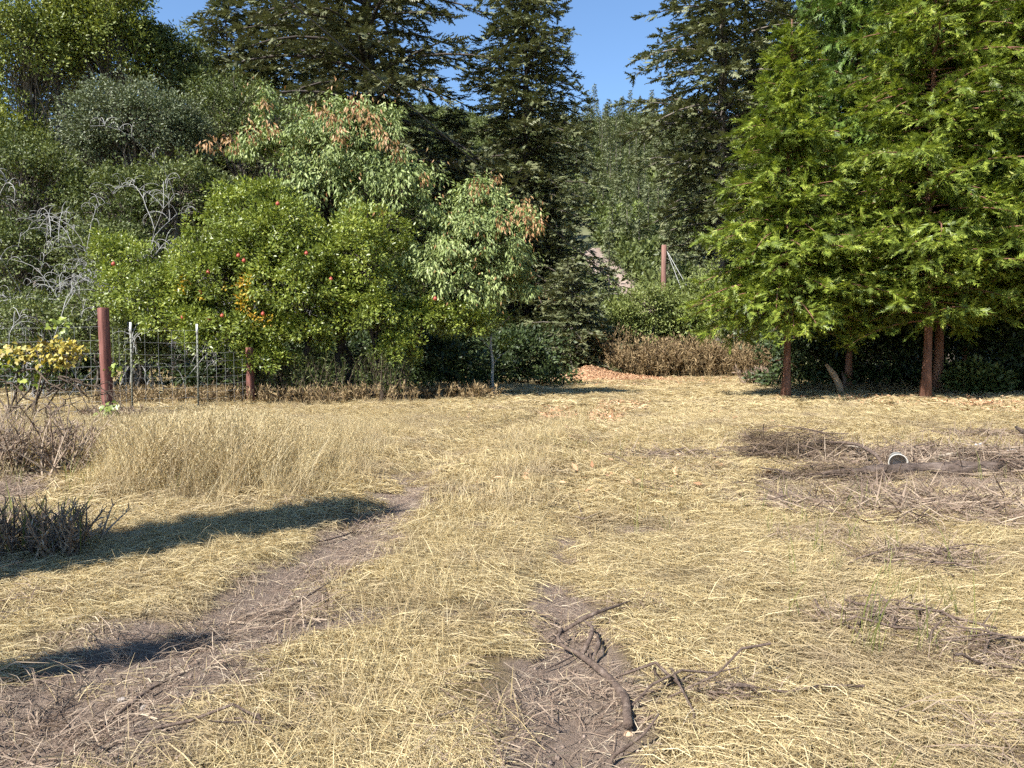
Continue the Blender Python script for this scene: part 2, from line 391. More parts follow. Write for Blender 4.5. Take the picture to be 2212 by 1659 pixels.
# far hillside
HX = np.linspace(-330, 330, 111); HY = np.concatenate([np.linspace(56, 262, 90), [300, 380, 500]])
def hill_z(x, y):
    r = 250 + 14 * np.sin(x * 0.021) + 6 * np.sin(x * 0.07 + 1)
    t = np.clip((y - 60) / (r - 60), 0, 1)
    z = 75 * (0.82 * t + 0.18 * t * t) * (0.97 + 0.05 * np.sin(x * 0.017 + 0.6))
    z = z - np.clip(y - r, 0, None) * 0.35
    return z + 3.5 * (fbm(x * 0.04, y * 0.04, 41) - 0.5) * np.clip((y - 62) / 20, 0, 1) - 0.3
hx, hy = np.meshgrid(HX, HY)
hz = hill_z(hx, hy)
i = np.arange(len(HY) - 1)[:, None] * len(HX) + np.arange(len(HX) - 1)[None]
hq = np.stack([i, i + 1, i + len(HX) + 1, i + len(HX)], -1).reshape(-1, 4)
tag(obj('hill', Acc().add(np.stack([hx, hy, hz], -1).reshape(-1, 3), None, hq).mesh('hill', M['hill'], True)), 'steep forested hillside beyond the field', None, None, 'structure')

# bare cut bank low on the hill, seen in the gap
bk = Acc()
uu, vv = np.meshgrid(np.linspace(0, 1, 26), np.linspace(0, 1, 30))
cy = 75 + 32 * vv + 1.5 * (uu - 0.5)
def bank_x(d): return np.interp(d, [70, 75, 82, 100, 121, 126], [14.0, 13.6, 12.9, 11.0, 10.8, 10.9])
def bank_w(d): return np.interp(d, [70, 75, 90, 105, 121, 126], [2.2, 4.6, 4.6, 3.4, 1.6, 0.8])
cx = bank_x(cy) + (uu - 0.5) * bank_w(cy) * (0.75 + 0.8 * fbm(vv * 16, uu * 4, 8))
cz = hill_z(cx, cy) + 0.30 * np.sin(np.pi * np.clip(uu, 0.02, 0.98)) ** 0.5 + 0.7 * (fbm(cx * 1.3, cy * 0.9, 55) - 0.5)
i = np.arange(29)[:, None] * 26 + np.arange(25)[None]
bk.add(np.stack([cx, cy, cz], -1).reshape(-1, 3), None, np.stack([i, i + 1, i + 27, i + 26], -1).reshape(-1, 4))
tag(obj('earth_bank', bk.mesh('earth_bank', M['bank'], True)), 'pale bare earth slope low on the hillside', None, None, 'structure')

# ------------------------------------------------------------------ plant templates and builders
def tpl(V, T): return (np.asarray(V, float), np.asarray(T, np.int64))
LEAF = tpl([(0, 0, 0), (0.24, 0.42, 0.07), (0, 1, 0.0), (-0.24, 0.42, 0.07)], [(0, 1, 2), (0, 2, 3)])
STEM = tpl([(0, 0, 0), (0.15, 0.4, 0.0), (0, 1, 0.0), (-0.15, 0.4, 0.0)], [(0, 1, 2), (0, 2, 3)])
LONG = tpl([(0, 0, 0), (0.15, 0.4, 0.05), (0, 1, -0.10), (-0.15, 0.4, 0.05)], [(0, 1, 2), (0, 2, 3)])
def frond(pairs, w, half, tipw, ang, seed, zj=0.05):
    """flat spray: pairs of pointed side shoots along a stem"""
    r = np.random.default_rng(seed)
    V = []; T = []
    for k in range(pairs):
        t = k / pairs
        for s in (-1, 1):
            l = w * (1 - 0.75 * t) * r.uniform(0.75, 1.2)
            a = ang * r.uniform(0.8, 1.2)
            b = np.array([0, t * 0.9, 0.0]); e = b + np.array([s * l * math.sin(a), l * math.cos(a), r.uniform(-zj, zj)])
            d = (e - b) / l; nn = np.array([-d[1], d[0], 0]) * half * s
            m = b + (e - b) * 0.55
            o = len(V); V += [b, m + nn, e, m - nn]; T += [(o, o + 1, o + 2), (o, o + 2, o + 3)]
    o = len(V); V += [(0, 0.55, 0), (tipw, 0.8, 0), (0, 1.05, 0), (-tipw, 0.8, 0)]; T += [(o, o + 1, o + 2), (o, o + 2, o + 3)]
    return tpl(V, T)
def needle(pairs, w, seed, bw=(0.10, 0.12), zj=(-0.12, 0.06), out=0.75):
    r = np.random.default_rng(seed); V = []; T = []
    for k in range(pairs):
        t = k / pairs
        for s in (-1, 1):
            l = w * (1 - 0.6 * t) * r.uniform(0.7, 1.2)
            b = np.array([0, t * 0.85, 0]); e = b + np.array([s * l * out, l * 0.7, r.uniform(*zj)])
            o = len(V); V += [b + (0, -bw[0], 0), b + (0, bw[1], 0.0), e]; T += [(o, o + 1, o + 2)]
    o = len(V); V += [(0.05, 0.5, 0), (-0.05, 0.5, 0), (0, 1.05, 0)]; T += [(o, o + 1, o + 2)]
    return tpl(V, T)
NEEDLE = [needle(5, 0.34, 1), needle(5, 0.38, 2)]
FAR_NEEDLE = needle(3, 0.5, 3)
FROND = [needle(8, 0.42, 4, (0.045, 0.06), (-0.10, 0.10), 0.62), needle(8, 0.38, 5, (0.045, 0.065), (-0.10, 0.10), 0.55)]

def conifer(H, z0, R, prof, nb, spray, size, tw, sp, seed, up=(-0.05, 0.25), droop=0.35, ltw=0.42, hang=0.0, zmax=None, jit=0.25, trunk_r=0.3, lean=0.0, limb=0.022):
    """returns (trunk+limbs Acc, crown Acc), base at the origin"""
    g = np.random.default_rng(seed)
    wood, crown = Acc(), Acc()
    n = 16
    zz = np.linspace(-0.15, H, n)
    tp = np.stack([lean * (zz / H) ** 2 * H * 0.08 + 0.05 * np.sin(zz * 0.7 + seed), 0.05 * np.cos(zz * 0.6 + seed), zz], -1)
    tr = trunk_r * (1 - zz / H * 0.97) * (1 + 0.55 * np.exp(-np.clip(zz, 0, None) / 0.35)); tr[-1] = 0.01
    wood.tube(tp, np.maximum(tr, 0.012), 10, True, 0.05)
    P, D, N, S = [], [], [], []
    for k in range(nb):
        fr = ((k + g.uniform(0, 1)) / nb)
        z = z0 + (H - z0) * fr
        if zmax and z > zmax: break
        L = R * prof(fr) * g.uniform(0.62, 1.12)
        if L < 0.15: continue
        az = k * 2.39996 + g.normal(0, 0.35)
        h = np.array([math.cos(az), math.sin(az), 0.0]); side = np.array([-h[1], h[0], 0.0])
        a = g.uniform(*up) + 0.25 * fr; b = droop * g.uniform(0.6, 1.4)
        wob = g.normal(0, 0.10)
        x0 = np.array([np.interp(z, zz, tp[:, 0]), np.interp(z, zz, tp[:, 1]), z])
        bp = lambda t: x0 + h * (L * t)[:, None] + side * (L * wob * t * t)[:, None] + np.array([0, 0, 1.0]) * (L * (a * t - b * t * t))[:, None]
        tt = np.linspace(0, 1, 6)
        wood.tube(bp(tt), max(limb * L ** 0.8, 0.012) * (1 - 0.85 * tt) + 0.004, 4, False)
        nt_ = int(L / tw) + 3
        ts = np.clip(np.linspace(0.10, 1.0, nt_) + g.normal(0, 0.02, nt_), 0.05, 1)
        base = bp(ts)
        sg = np.where(np.arange(nt_) % 2 == 0, 1.0, -1.0)
        dirs = nrm(h * 0.75 + side * (sg * g.uniform(0.5, 1.1, nt_))[:, None] + np.stack([np.zeros(nt_), np.zeros(nt_), g.normal(-0.12 - hang, 0.15, nt_)], -1))
        ls = np.clip(L * ltw * (1.05 - ts) * g.uniform(0.6, 1.2, nt_) + 0.12, 0.12, 1.9)
        for q in range(nt_):
            ns = int(ls[q] / sp) + 1
            u = (np.arange(ns) + g.uniform(0, 1, ns)) / ns
            pp = base[q] + dirs[q] * (ls[q] * u)[:, None] + np.array([0, 0, -1.0]) * (ls[q] * (0.15 + hang * 0.6) * u * u)[:, None] + g.normal(0, 0.035, (ns, 3))
            dd = dirs[q] + g.normal(0, jit, (ns, 3)) + np.array([0, 0, -hang * 1.1])
            P.append(pp); D.append(dd); N.append(np.array([0, 0, 1.0]) + g.normal(0, 0.45, (ns, 3)) + h * hang * 3)
            S.append(size * g.uniform(0.5, 1.4, ns))
        ne = 5
        P.append(bp(g.uniform(0.85, 1.0, ne))); D.append(h + g.normal(0, 0.35, (ne, 3)) + np.array([0, 0, -hang * 0.8])); N.append(np.array([0, 0, 1.0]) + g.normal(0, 0.3, (ne, 3))); S.append(size * g.uniform(0.7, 1.3, ne))
    P, D, N, S = map(np.concatenate, (P, D, N, S))
    half = np.arange(len(P)) % len(spray)
    for w, s in enumerate(spray):
        mk = half == w
        crown.scatter(s, P[mk], D[mk], N[mk], S[mk])
    return wood, crown

DENS = 1.6
def leafy(clumps, g, template, size, droop=0.0, per=(22, 34), upn=0.6, keep=1.0, width=1.0, face=None):
    """leaves in small clumps spread over ellipsoids; clumps = [(centre, radii, count, sub radius)]"""
    acc = Acc(); centres = []
    P, D, N, S = [], [], [], []
    for c, r, cnt, sr in clumps:
        cnt = int(cnt * DENS)
        c = np.asarray(c, float); r = np.asarray(r, float) * np.ones(3)
        d = nrm(g.normal(size=(cnt, 3)))
        d[:, 2] = np.where(d[:, 2] < -0.55, -d[:, 2] * 0.6, d[:, 2])
        rho = g.uniform(0.12, 1.0, cnt) ** 0.42 * (0.86 + 0.28 * g.uniform(0, 1, cnt))
        sc = c + r * d * rho[:, None]
        centres.append(sc)
        for k in range(cnt):
            m = int(g.integers(*per))
            e = nrm(g.normal(size=(m, 3)))
            R = sr * g.uniform(0.55, 1.3)
            p = sc[k] + e * (R * g.uniform(0.15, 1.0, m) ** 0.6)[:, None] * np.array([1, 1, 0.8])
            P.append(p)
            D.append(e * 0.7 + d[k] * 0.4 + g.normal(0, 0.45, (m, 3)) + np.array([0, 0, -droop]))
            N.append(g.normal(0, 0.55, (m, 3)) + np.array([0, 0, upn]) + d[k] * 0.5)
            S.append(size * g.uniform(0.6, 1.3, m))
    P, D, N, S = map(np.concatenate, (P, D, N, S))
    acc.scatter(template, P, D, N, S, width)
    return acc, centres

def limb_path(a, b, g, k=7, sag=0.12, wob=0.06):
    a = np.asarray(a, float); b = np.asarray(b, float)
    t = np.linspace(0, 1, k)[:, None]; L = np.linalg.norm(b - a)
    p = a + (b - a) * t + np.array([0, 0, 1.0]) * (np.sin(t * math.pi) * L * sag)
    p[1:-1] += g.normal(0, L * wob * 0.4, (k - 2, 3))
    return p

def broadleaf(name, label, cat, base, stems, clumps, leafm, barkm, size, seed, template=LEAF, droop=0.0, per=(22, 34), trunk_r=0.18, group=None, twigs=0.35, width=1.0, fork=0.35, upn=0.6):
    """tree or bush: stems rise from the base, limbs run to every clump, twigs to its leaf clumps"""
    g = np.random.default_rng(seed)
    base = np.asarray(base, float)
    root = thing(name, label, cat, base, 0, group)
    crown, centres = leafy(clumps, g, template, size, droop, per, upn, 1.0, width)
    wood = Acc()
    heads = []
    for (bx, by, lean_to) in stems:
        b = base + np.array([bx, by, -0.12])
        top = np.asarray(lean_to, float)
        p = limb_path(b, top, g, 8, 0.0, 0.05)
        wood.tube(p, trunk_r * np.linspace(1.15, 0.5, 8), 8, True, 0.06)
        heads.append(p)
    for (c, r, cnt, sr), cs in zip(clumps, centres):
        dmin = min(heads, key=lambda p: np.linalg.norm(p[-1] - np.asarray(c)))
        st = dmin[-1 - int(g.integers(0, 3))]
        p = limb_path(st, c, g, 7, 0.08)
        L = np.linalg.norm(p[-1] - p[0])
        wood.tube(p, np.linspace(trunk_r * 0.5, trunk_r * 0.16, 7), 6, False)
        for k in range(len(cs)):
            if g.uniform() < twigs:
                s0 = p[int(g.integers(2, 7))]
                q = limb_path(s0, cs[k], g, 5, 0.05, 0.1)
                wood.tube(q, np.linspace(trunk_r * 0.13, 0.006, 5), 4, False)
    part('trunk', wood, barkm, root, True, base)
    part('crown', crown, leafm, root, False, base)
    return root, centres

def clump(u, v, ru, rv, d, cnt, sr=0.35, depth=None):
    """ellipsoid whose outline covers ru x rv view pixels (2212 wide view) around (u, v) at distance d"""
    c = dp(u, v, d); k = d / F / 2.1602
    return (c, (ru * k, (depth if depth else (ru + rv) / 2 * k), rv * k), cnt, sr)

def at_ground(u, d):
    x = (u / 2.1602 - 512) / F * d
    return np.array([x, d, float(ground(x, d))])

# ------------------------------------------------------------------ conifers
prof_fir = lambda f: (1 - f) ** 0.75 * min(1, 0.55 + f * 4)
prof_cedar = lambda f: (1 - f) ** 0.62 * min(1, 0.6 + f * 3)

def conifer_thing(name, label, cat, base, mats, group=None, rz=0.0, **kw):
    w, c = conifer(**kw)
    r = thing(name, label, cat, base, rz, group)
    part('trunk', w, mats[0], r, True)
    part('crown', c, mats[1], r)
    return r

# the tall dark fir on the left with sky in its crown
big_fir = conifer_thing('fir_tree', 'huge dark fir with long bare-tipped limbs against the sky, left of the gap', 'tree', at_ground(800, 48), (M['bark_dark'], M['fir_dark']),
    H=40, z0=6.5, R=10.5, prof=lambda f: (1 - f) ** 0.7 * min(1, 0.75 + f * 2), nb=230, spray=NEEDLE, size=0.72, tw=0.42, sp=0.31, seed=21, up=(-0.1, 0.3), droop=0.32, trunk_r=0.6, zmax=27, limb=0.028)
# the narrower fir beside the gap
gap_fir = conifer_thing('fir_tree', 'narrow dark fir at the left edge of the sky gap, branches to the ground', 'tree', at_ground(1135, 49), (M['bark_dark'], M['fir']),
    H=28, z0=1.4, R=6.3, prof=lambda f: (1 - f) ** 0.5 * min(1, 0.8 + f * 2), nb=330, spray=NEEDLE, size=0.62, tw=0.38, sp=0.27, seed=33, up=(-0.1, 0.3), droop=0.4, trunk_r=0.36)
right_fir = conifer_thing('fir_tree', 'tall fir at the right edge of the sky gap, grey trunk showing', 'tree', at_ground(1552, 50), (M['bark_grey'], M['fir']),
    H=40, z0=8.0, R=8.0, prof=lambda f: (1 - f) ** 0.55 * min(1, 0.5 + f * 1.6), nb=270, spray=NEEDLE, size=0.68, tw=0.42, sp=0.30, seed=45, up=(-0.15, 0.3), droop=0.3, trunk_r=0.42, zmax=29)
copy_thing(gap_fir, 'fir half hidden behind the right cedars, rising above them', at_ground(1790, 52), 1.3, 1.2)
copy_thing(right_fir, 'fir crown behind the left yellow-green trees, small spire at the sky', at_ground(385, 52), 2.2, 0.5)
copy_thing(gap_fir, 'fir filling in behind the huge dark fir, left of its trunk', at_ground(600, 54), 4.0, 1.0)
copy_thing(gap_fir, 'fir at the left end of the huge dark fir, right of the sky notch', at_ground(500, 52), 2.0, (1.0, 1.0, 0.9))
copy_thing(gap_fir, 'fir filling in behind the huge dark fir, right of its trunk', at_ground(985, 52), 0.6, 0.62)
copy_thing(right_fir, 'dark fir far right behind the bright cedars', at_ground(2050, 46), 0.9, 0.72)
copy_thing(right_fir, 'dark fir deep in the shade behind the right picture edge', at_ground(2280, 44), 2.9, 0.7)

for u, d, rz, sc, lab in [(-60, 50, 1, 1.2, 'fir in the back row behind the top left corner'), (140, 52, 2, 1.15, 'fir in the back row behind the first yellow-green tree'), (300, 50, 3, 0.95, 'fir in the back row behind the bumpy yellow-green tree'),
                          (480, 52, 5, 0.95, 'fir in the back row left of the huge dark fir'), (720, 55, 0, 1.2, 'fir in the back row behind the huge dark fir trunk'),
                          (1660, 50, 2, 1.15, 'fir in the back row right of the grey trunked fir'), (1930, 48, 3, 1.2, 'fir in the back row behind the largest cedar'), (2160, 47, 4, 1.2, 'fir in the back row at the far right'), (2330, 46, 5, 1.2, 'fir in the back row beyond the right edge')]:
    copy_thing(gap_fir, lab, at_ground(u, d + 6), rz, sc * 0.82)

# bright cedars on the right
CED = dict(spray=FROND, size=0.44, jit=0.5, hang=0.06, limb=0.013)
cedar_a = conifer_thing('cedar_tree', 'bright green cedar on bare reddish trunk, nearest the brown brush', 'tree', at_ground(1697, 24.5), (M['bark_cedar'], M['cedar']),
    H=11.8, z0=2.4, R=3.5, prof=lambda f: (1 - f) ** 0.85 * min(1, 0.7 + f * 3), nb=205, tw=0.21, sp=0.145, seed=51, up=(-0.1, 0.3), droop=0.32, trunk_r=0.115, **CED)
cedar_b = conifer_thing('cedar_tree', 'largest bright green cedar, its thin trunk bare below', 'tree', at_ground(2000, 24.2), (M['bark_cedar'], M['cedar']),
    H=18, z0=2.4, R=4.1, prof=prof_cedar, nb=265, tw=0.23, sp=0.16, seed=57, up=(-0.05, 0.35), droop=0.32, trunk_r=0.13, zmax=13.5, **CED)
copy_thing(cedar_a, 'cedar behind with a thick red shredded trunk', at_ground(2032, 27), 2.1, (1.35, 1.35, 1.45))
copy_thing(cedar_a, 'cedar at the right picture edge, crown cut by the frame', at_ground(2250, 25), 4.0, (1.35, 1.35, 1.5))
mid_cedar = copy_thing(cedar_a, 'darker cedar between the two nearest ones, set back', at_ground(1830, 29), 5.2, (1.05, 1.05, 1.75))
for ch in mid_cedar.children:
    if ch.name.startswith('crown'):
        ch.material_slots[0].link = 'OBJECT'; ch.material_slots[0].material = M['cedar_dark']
copy_thing(cedar_a, 'thin trunked cedar in the dark at the far right', at_ground(2086, 29), 0.7, (1.1, 1.1, 1.4))
# off to the left, outside the picture: the two slender young conifers whose shadows lie across the track
w1 = conifer_thing('young_fir', 'slender young fir outside the left edge, casting the long shadow', 'tree', (-6.6, 2.6, 0), (M['bark_dark'], M['fir']),
    H=8.5, z0=3.4, R=0.38, prof=lambda f: min(1, 0.3 + f * 3) * (1 - f) ** 0.6, nb=190, spray=NEEDLE, size=0.26, tw=0.10, sp=0.1, seed=61, trunk_r=0.09)
copy_thing(w1, 'small young fir outside the left edge, casting the short shadow', (-4.9, 1.15, 0), 1.0, (0.36, 0.36, 0.60))

# low fir boughs in front of the dark wood, left of the brown brush
conifer_thing('young_fir', 'young grey-green fir with low boughs beside the brown brush', 'tree', at_ground(1235, 43), (M['bark_grey'], M['fir']),
    H=6.6, z0=0.7, R=3.4, prof=lambda f: (1 - f) ** 0.6, nb=90, spray=NEEDLE, size=0.44, tw=0.22, sp=0.17, seed=66, up=(-0.05, 0.25), droop=0.3, trunk_r=0.09)

# ------------------------------------------------------------------ broadleaf trees at the back left
def simple_tree(name, label, base, cl, leafm, size, seed, bark=None, tr=0.25, group=None, **kw):
    size *= 0.72; cl = [(c, r, int(n * 1.9), sr * 0.85) for c, r, n, sr in cl]
    c0 = np.mean([c[0] for c in cl], 0)
    top = base + (c0 - base) * np.array([0.8, 0.8, 0.55])
    return broadleaf(name, label, kw.pop('cat', 'tree'), base, [(0, 0, top)], cl, leafm, bark or M['bark_grey'], size, seed, trunk_r=tr, group=group, **kw)

simple_tree('leafy_tree', 'yellow-green leafy tree at the top left corner', at_ground(70, 37),
    [clump(60, 120, 120, 150, 37, 150, 0.65), clump(10, 330, 90, 130, 36, 80, 0.6), clump(150, 40, 80, 80, 38, 60, 0.6)], M['leaf_top'], 0.24, 101, per=(34, 50))
simple_tree('leafy_tree', 'yellow-green leafy tree with bumpy top left of the sky notch', at_ground(240, 39),
    [clump(235, 110, 100, 130, 39, 130, 0.65), clump(270, 10, 55, 70, 39, 40, 0.55), clump(180, 60, 55, 55, 39, 36, 0.5)], M['leaf_top'], 0.24, 102, per=(34, 50))
simple_tree('leafy_tree', 'darker leafy tree just below the sky notch', at_ground(375, 41),
    [clump(365, 150, 75, 95, 41, 85, 0.6), clump(330, 90, 45, 45, 41, 26, 0.5), clump(420, 210, 60, 70, 41, 40, 0.55)], M['leaf_mid'], 0.24, 103, per=(34, 50))
simple_tree('willow_tree', 'rounded grey-green tree in front of the taller leafy ones', at_ground(285, 33),
    [clump(285, 270, 150, 95, 33, 200, 0.45), clump(220, 320, 80, 70, 33, 60, 0.4), clump(390, 300, 70, 80, 33, 60, 0.4)], M['leaf_grey'], 0.17, 104, per=(36, 52))
simple_tree('leafy_tree', 'dark green tree behind the dead thicket at the left edge', at_ground(60, 31),
    [clump(60, 400, 130, 110, 31, 110, 0.5), clump(40, 560, 110, 120, 30, 70, 0.5), clump(90, 690, 140, 80, 29.5, 60, 0.5)], M['leaf_mid'], 0.19, 105, per=(34, 50))
simple_tree('leafy_tree', 'mid green tree behind the bleached arching stems', at_ground(300, 31),
    [clump(260, 430, 120, 70, 31, 80, 0.45), clump(400, 420, 100, 90, 31, 80, 0.45), clump(250, 560, 130, 120, 30, 80, 0.45), clump(330, 660, 120, 80, 29.5, 60, 0.45)], M['leaf_mid'], 0.18, 106, per=(34, 50))
simple_tree('leafy_tree', 'olive tree filling the space behind the pale drooping tree', at_ground(520, 36),
    [clump(510, 260, 110, 100, 36, 90, 0.5), clump(620, 330, 110, 110, 36, 80, 0.5)], M['leaf_mid'], 0.19, 107, per=(34, 50))

# ------------------------------------------------------------------ pale drooping tree and the green fruit bush
PB = at_ground(810, 24.2)
pale, pale_c = broadleaf('drooping_leaf_tree', 'pale green tree with drooping leaves and dried brown tips', 'tree', PB,
    [(0, 0, dp(800, 560, 24.5)), (-0.7, 0.5, dp(690, 560, 25)), (0.5, 0.4, dp(960, 600, 25))],
    [clump(720, 330, 120, 105, 24.8, 95, 0.34), clump(790, 270, 75, 60, 24.8, 40, 0.30), clump(590, 320, 85, 45, 24.8, 38, 0.28), clump(575, 250, 18, 60, 24.8, 12, 0.2),
     clump(850, 420, 120, 100, 24.4, 80, 0.34), clump(1040, 520, 125, 95, 24.4, 100, 0.34), clump(960, 600, 120, 110, 24.2, 85, 0.34), clump(1080, 610, 85, 80, 24.5, 55, 0.32),
     clump(1130, 480, 50, 40, 24.5, 20, 0.26), clump(1045, 430, 60, 45, 24.6, 26, 0.28), clump(680, 430, 110, 80, 24.6, 55, 0.34)],
    M['leaf_pale'], M['bark_dark'], 0.17, 201, template=LONG, droop=1.1, per=(36, 56), trunk_r=0.15, width=1.1)
g = np.random.default_rng(5)
for (u, v, s, n) in [(770, 235, 0.35, 34), (800, 262, 0.4, 40), (715, 255, 0.28, 22), (690, 235, 0.22, 16), (830, 300, 0.3, 24), (575, 225, 0.18, 12), (585, 275, 0.22, 16), (545, 285, 0.25, 16), (500, 308, 0.3, 22),
                     (450, 312, 0.28, 18), (735, 290, 0.3, 22), (860, 330, 0.22, 14), (1035, 405, 0.28, 20), (1135, 455, 0.36, 36), (1085, 480, 0.3, 20), (1165, 485, 0.2, 12), (1150, 500, 0.2, 10), (915, 385, 0.18, 8), (1075, 382, 0.16, 8), (940, 650, 0.2, 10), (820, 455, 0.15, 6)]:
    c = dp(u, v, 22.9); s = s * 1.25; n = int(n * 2.2); e = nrm(g.normal(size=(n, 3)))
    a = Acc().scatter(LONG, c + e * s * g.uniform(0.3, 1, (n, 1)), e * 0.5 + np.array([0, 0, -1.1]) + g.normal(0, 0.3, (n, 3)), g.normal(0, 0.5, (n, 3)) + np.array([0, -0.6, 0.4]), 0.16 * g.uniform(0.7, 1.2, n), 1.1)
    part('dried_leaf_cluster', a, M['leaf_dry'], pale, False, PB)['kind'] = 'stuff'

cs = np.concatenate(pale_c); n = 700
pick = cs[g.integers(0, len(cs), n)]; c0 = np.mean(cs, 0)
a = Acc().scatter(LONG, pick + nrm(pick - c0) * 0.32 + np.array([0, -0.2, 0.1]) + g.normal(0, 0.22, (n, 3)), g.normal(0, 0.4, (n, 3)) + np.array([0, 0, -1.0]), g.normal(0, 0.5, (n, 3)) + np.array([0, -0.6, 0.4]), 0.14 * g.uniform(0.7, 1.2, n), 1.1)
part('dried_leaf', a, M['leaf_dry'], pale, False, PB)['kind'] = 'stuff'
GB = at_ground(640, 22.6)
bush, bush_c = broadleaf('fruit_bush', 'large glossy green bush hung with red fruit behind the fence', 'bush', GB,
    [(-1.3, 0.2, dp(560, 700, 22.8)), (0.25, 0.0, dp(665, 690, 22.8)), (2.2, 0.3, dp(820, 690, 22.8)), (1.0, 0.8, dp(740, 690, 23.4)), (-0.6, 0.6, dp(600, 690, 23.4))],
    [clump(590, 520, 130, 105, 22.8, 105, 0.34), clump(470, 600, 120, 120, 22.6, 105, 0.34), clump(400, 680, 85, 90, 22.4, 60, 0.32), clump(640, 620, 130, 110, 22.2, 105, 0.34),
     clump(780, 560, 120, 115, 22.8, 90, 0.34), clump(790, 680, 95, 75, 22.4, 60, 0.32), clump(480, 720, 110, 70, 22.0, 60, 0.30), clump(640, 720, 100, 55, 22.2, 45, 0.28), clump(920, 690, 75, 60, 23.2, 40, 0.3),
     clump(310, 640, 95, 110, 22.8, 70, 0.34), clump(540, 440, 95, 55, 23.2, 45, 0.32), clump(1000, 700, 80, 45, 23.8, 28, 0.28), clump(240, 560, 60, 60, 23.4, 26, 0.3), clump(560, 780, 75, 40, 21.8, 30, 0.25), clump(860, 760, 50, 60, 22.6, 26, 0.25)],
    M['leaf_bush'], M['bark_dark'], 0.108, 202, per=(68, 96), trunk_r=0.13, twigs=0.3)
g = np.random.default_rng(6)
for (u, v, s, n) in [(530, 610, 0.25, 60), (525, 650, 0.3, 80), (545, 690, 0.25, 40), (575, 690, 0.18, 22), (405, 600, 0.16, 16), (392, 625, 0.14, 12), (490, 620, 0.12, 10), (430, 640, 0.12, 8)]:
    c = dp(u, v, 21.3); e = nrm(g.normal(size=(n, 3)))
    a = Acc().scatter(LEAF, c + e * s * g.uniform(0.2, 1, (n, 1)), e + g.normal(0, 0.5, (n, 3)), g.normal(0, 0.5, (n, 3)) + np.array([0, -0.5, 0.5]), 0.11 * g.uniform(0.7, 1.2, n))
    part('turning_leaf_cluster', a, M['leaf_orange'], bush, False, GB)['kind'] = 'stuff'
def ball(r, seg=10, ring=7):
    a = Acc(); th = np.linspace(0, math.pi, ring); P = np.stack([np.zeros(ring), np.zeros(ring), r * np.cos(th)], -1)
    a.tube(P, np.maximum(r * np.sin(th) * (1 + 0.04 * np.cos(3 * th)), 0.002), seg, True)
    a.tube([(0, 0, r * 0.92), (0, 0.004, r * 1.25)], [0.012, 0.018], 6, True)
    return a
fruit_me = ball(0.055).mesh('fruit', M['fruit'], True)
for (u, v) in [(527, 563), (662, 547), (600, 440), (245, 570), (450, 588), (515, 552), (432, 632), (480, 682), (452, 690), (568, 678), (940, 645), (715, 603), (395, 685)]:
    c = dp(u, v, 21.2)
    obj('fruit', fruit_me, bush, c - GB)

# thin pale sapling stem in front of the dark wood
sp_ = Acc(); b0 = at_ground(1066, 26.5)
sp_.tube([(0, 0, -0.05), (-0.04, 0, 0.5), (-0.02, 0.02, 1.1), (-0.10, 0, 1.7), (-0.06, 0.05, 2.3)], [0.055, 0.05, 0.045, 0.04, 0.025], 8, True, 0.05)
sp_.tube([(-0.04, 0, 1.0), (0.25, 0.1, 1.35), (0.55, 0.1, 1.5)], [0.02, 0.014, 0.006], 5)
sp_.tube([(-0.08, 0, 1.5), (-0.4, 0.1, 1.9), (-0.7, 0.1, 2.2)], [0.02, 0.014, 0.006], 5)
st = thing('sapling', 'thin pale sapling stem right of the drooping tree', 'sapling', b0)
part('trunk', sp_, M['twig_pale'], st, True)
g = np.random.default_rng(15)
lc, _ = leafy([((-0.1, 0, 2.5), (0.7, 0.5, 0.45), 22, 0.22), ((0.5, 0.1, 1.75), (0.3, 0.3, 0.25), 7, 0.18)], g, LEAF, 0.11, 0.3, (16, 26))
part('crown', lc, M['leaf_bush'], st)

# dark shrubs in the shade below the trees
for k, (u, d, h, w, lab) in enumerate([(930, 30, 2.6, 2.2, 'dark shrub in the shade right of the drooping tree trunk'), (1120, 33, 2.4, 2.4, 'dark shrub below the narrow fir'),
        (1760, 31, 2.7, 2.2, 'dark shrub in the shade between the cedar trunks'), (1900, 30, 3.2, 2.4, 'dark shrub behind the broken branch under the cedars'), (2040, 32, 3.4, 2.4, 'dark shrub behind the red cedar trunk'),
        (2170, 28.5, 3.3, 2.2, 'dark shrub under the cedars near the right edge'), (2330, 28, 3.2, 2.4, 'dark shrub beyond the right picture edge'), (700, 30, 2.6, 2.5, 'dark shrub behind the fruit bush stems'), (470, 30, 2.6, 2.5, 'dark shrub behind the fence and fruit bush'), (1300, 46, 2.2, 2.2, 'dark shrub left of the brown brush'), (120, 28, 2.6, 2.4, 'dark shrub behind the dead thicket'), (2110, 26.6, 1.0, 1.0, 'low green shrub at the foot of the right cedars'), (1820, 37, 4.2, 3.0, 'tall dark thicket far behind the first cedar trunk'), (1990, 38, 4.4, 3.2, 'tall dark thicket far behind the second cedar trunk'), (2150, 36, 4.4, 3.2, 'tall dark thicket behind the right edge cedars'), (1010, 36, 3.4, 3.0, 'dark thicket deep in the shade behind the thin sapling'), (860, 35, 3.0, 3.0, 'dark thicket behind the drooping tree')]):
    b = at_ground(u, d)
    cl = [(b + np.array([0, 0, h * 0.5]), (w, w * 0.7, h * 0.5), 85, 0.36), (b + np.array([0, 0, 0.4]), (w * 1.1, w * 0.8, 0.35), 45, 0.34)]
    broadleaf('understory_shrub', lab, 'shrub', b, [(0, 0, b + np.array([0, 0, h * 0.4])), (0.3, 0.1, b + np.array([0.5, 0, h * 0.5]))], cl, M['leaf_dark'] if k != 11 else M['leaf_mid'], M['bark_dark'], 0.2, 300 + k, trunk_r=0.05, per=(24, 36))

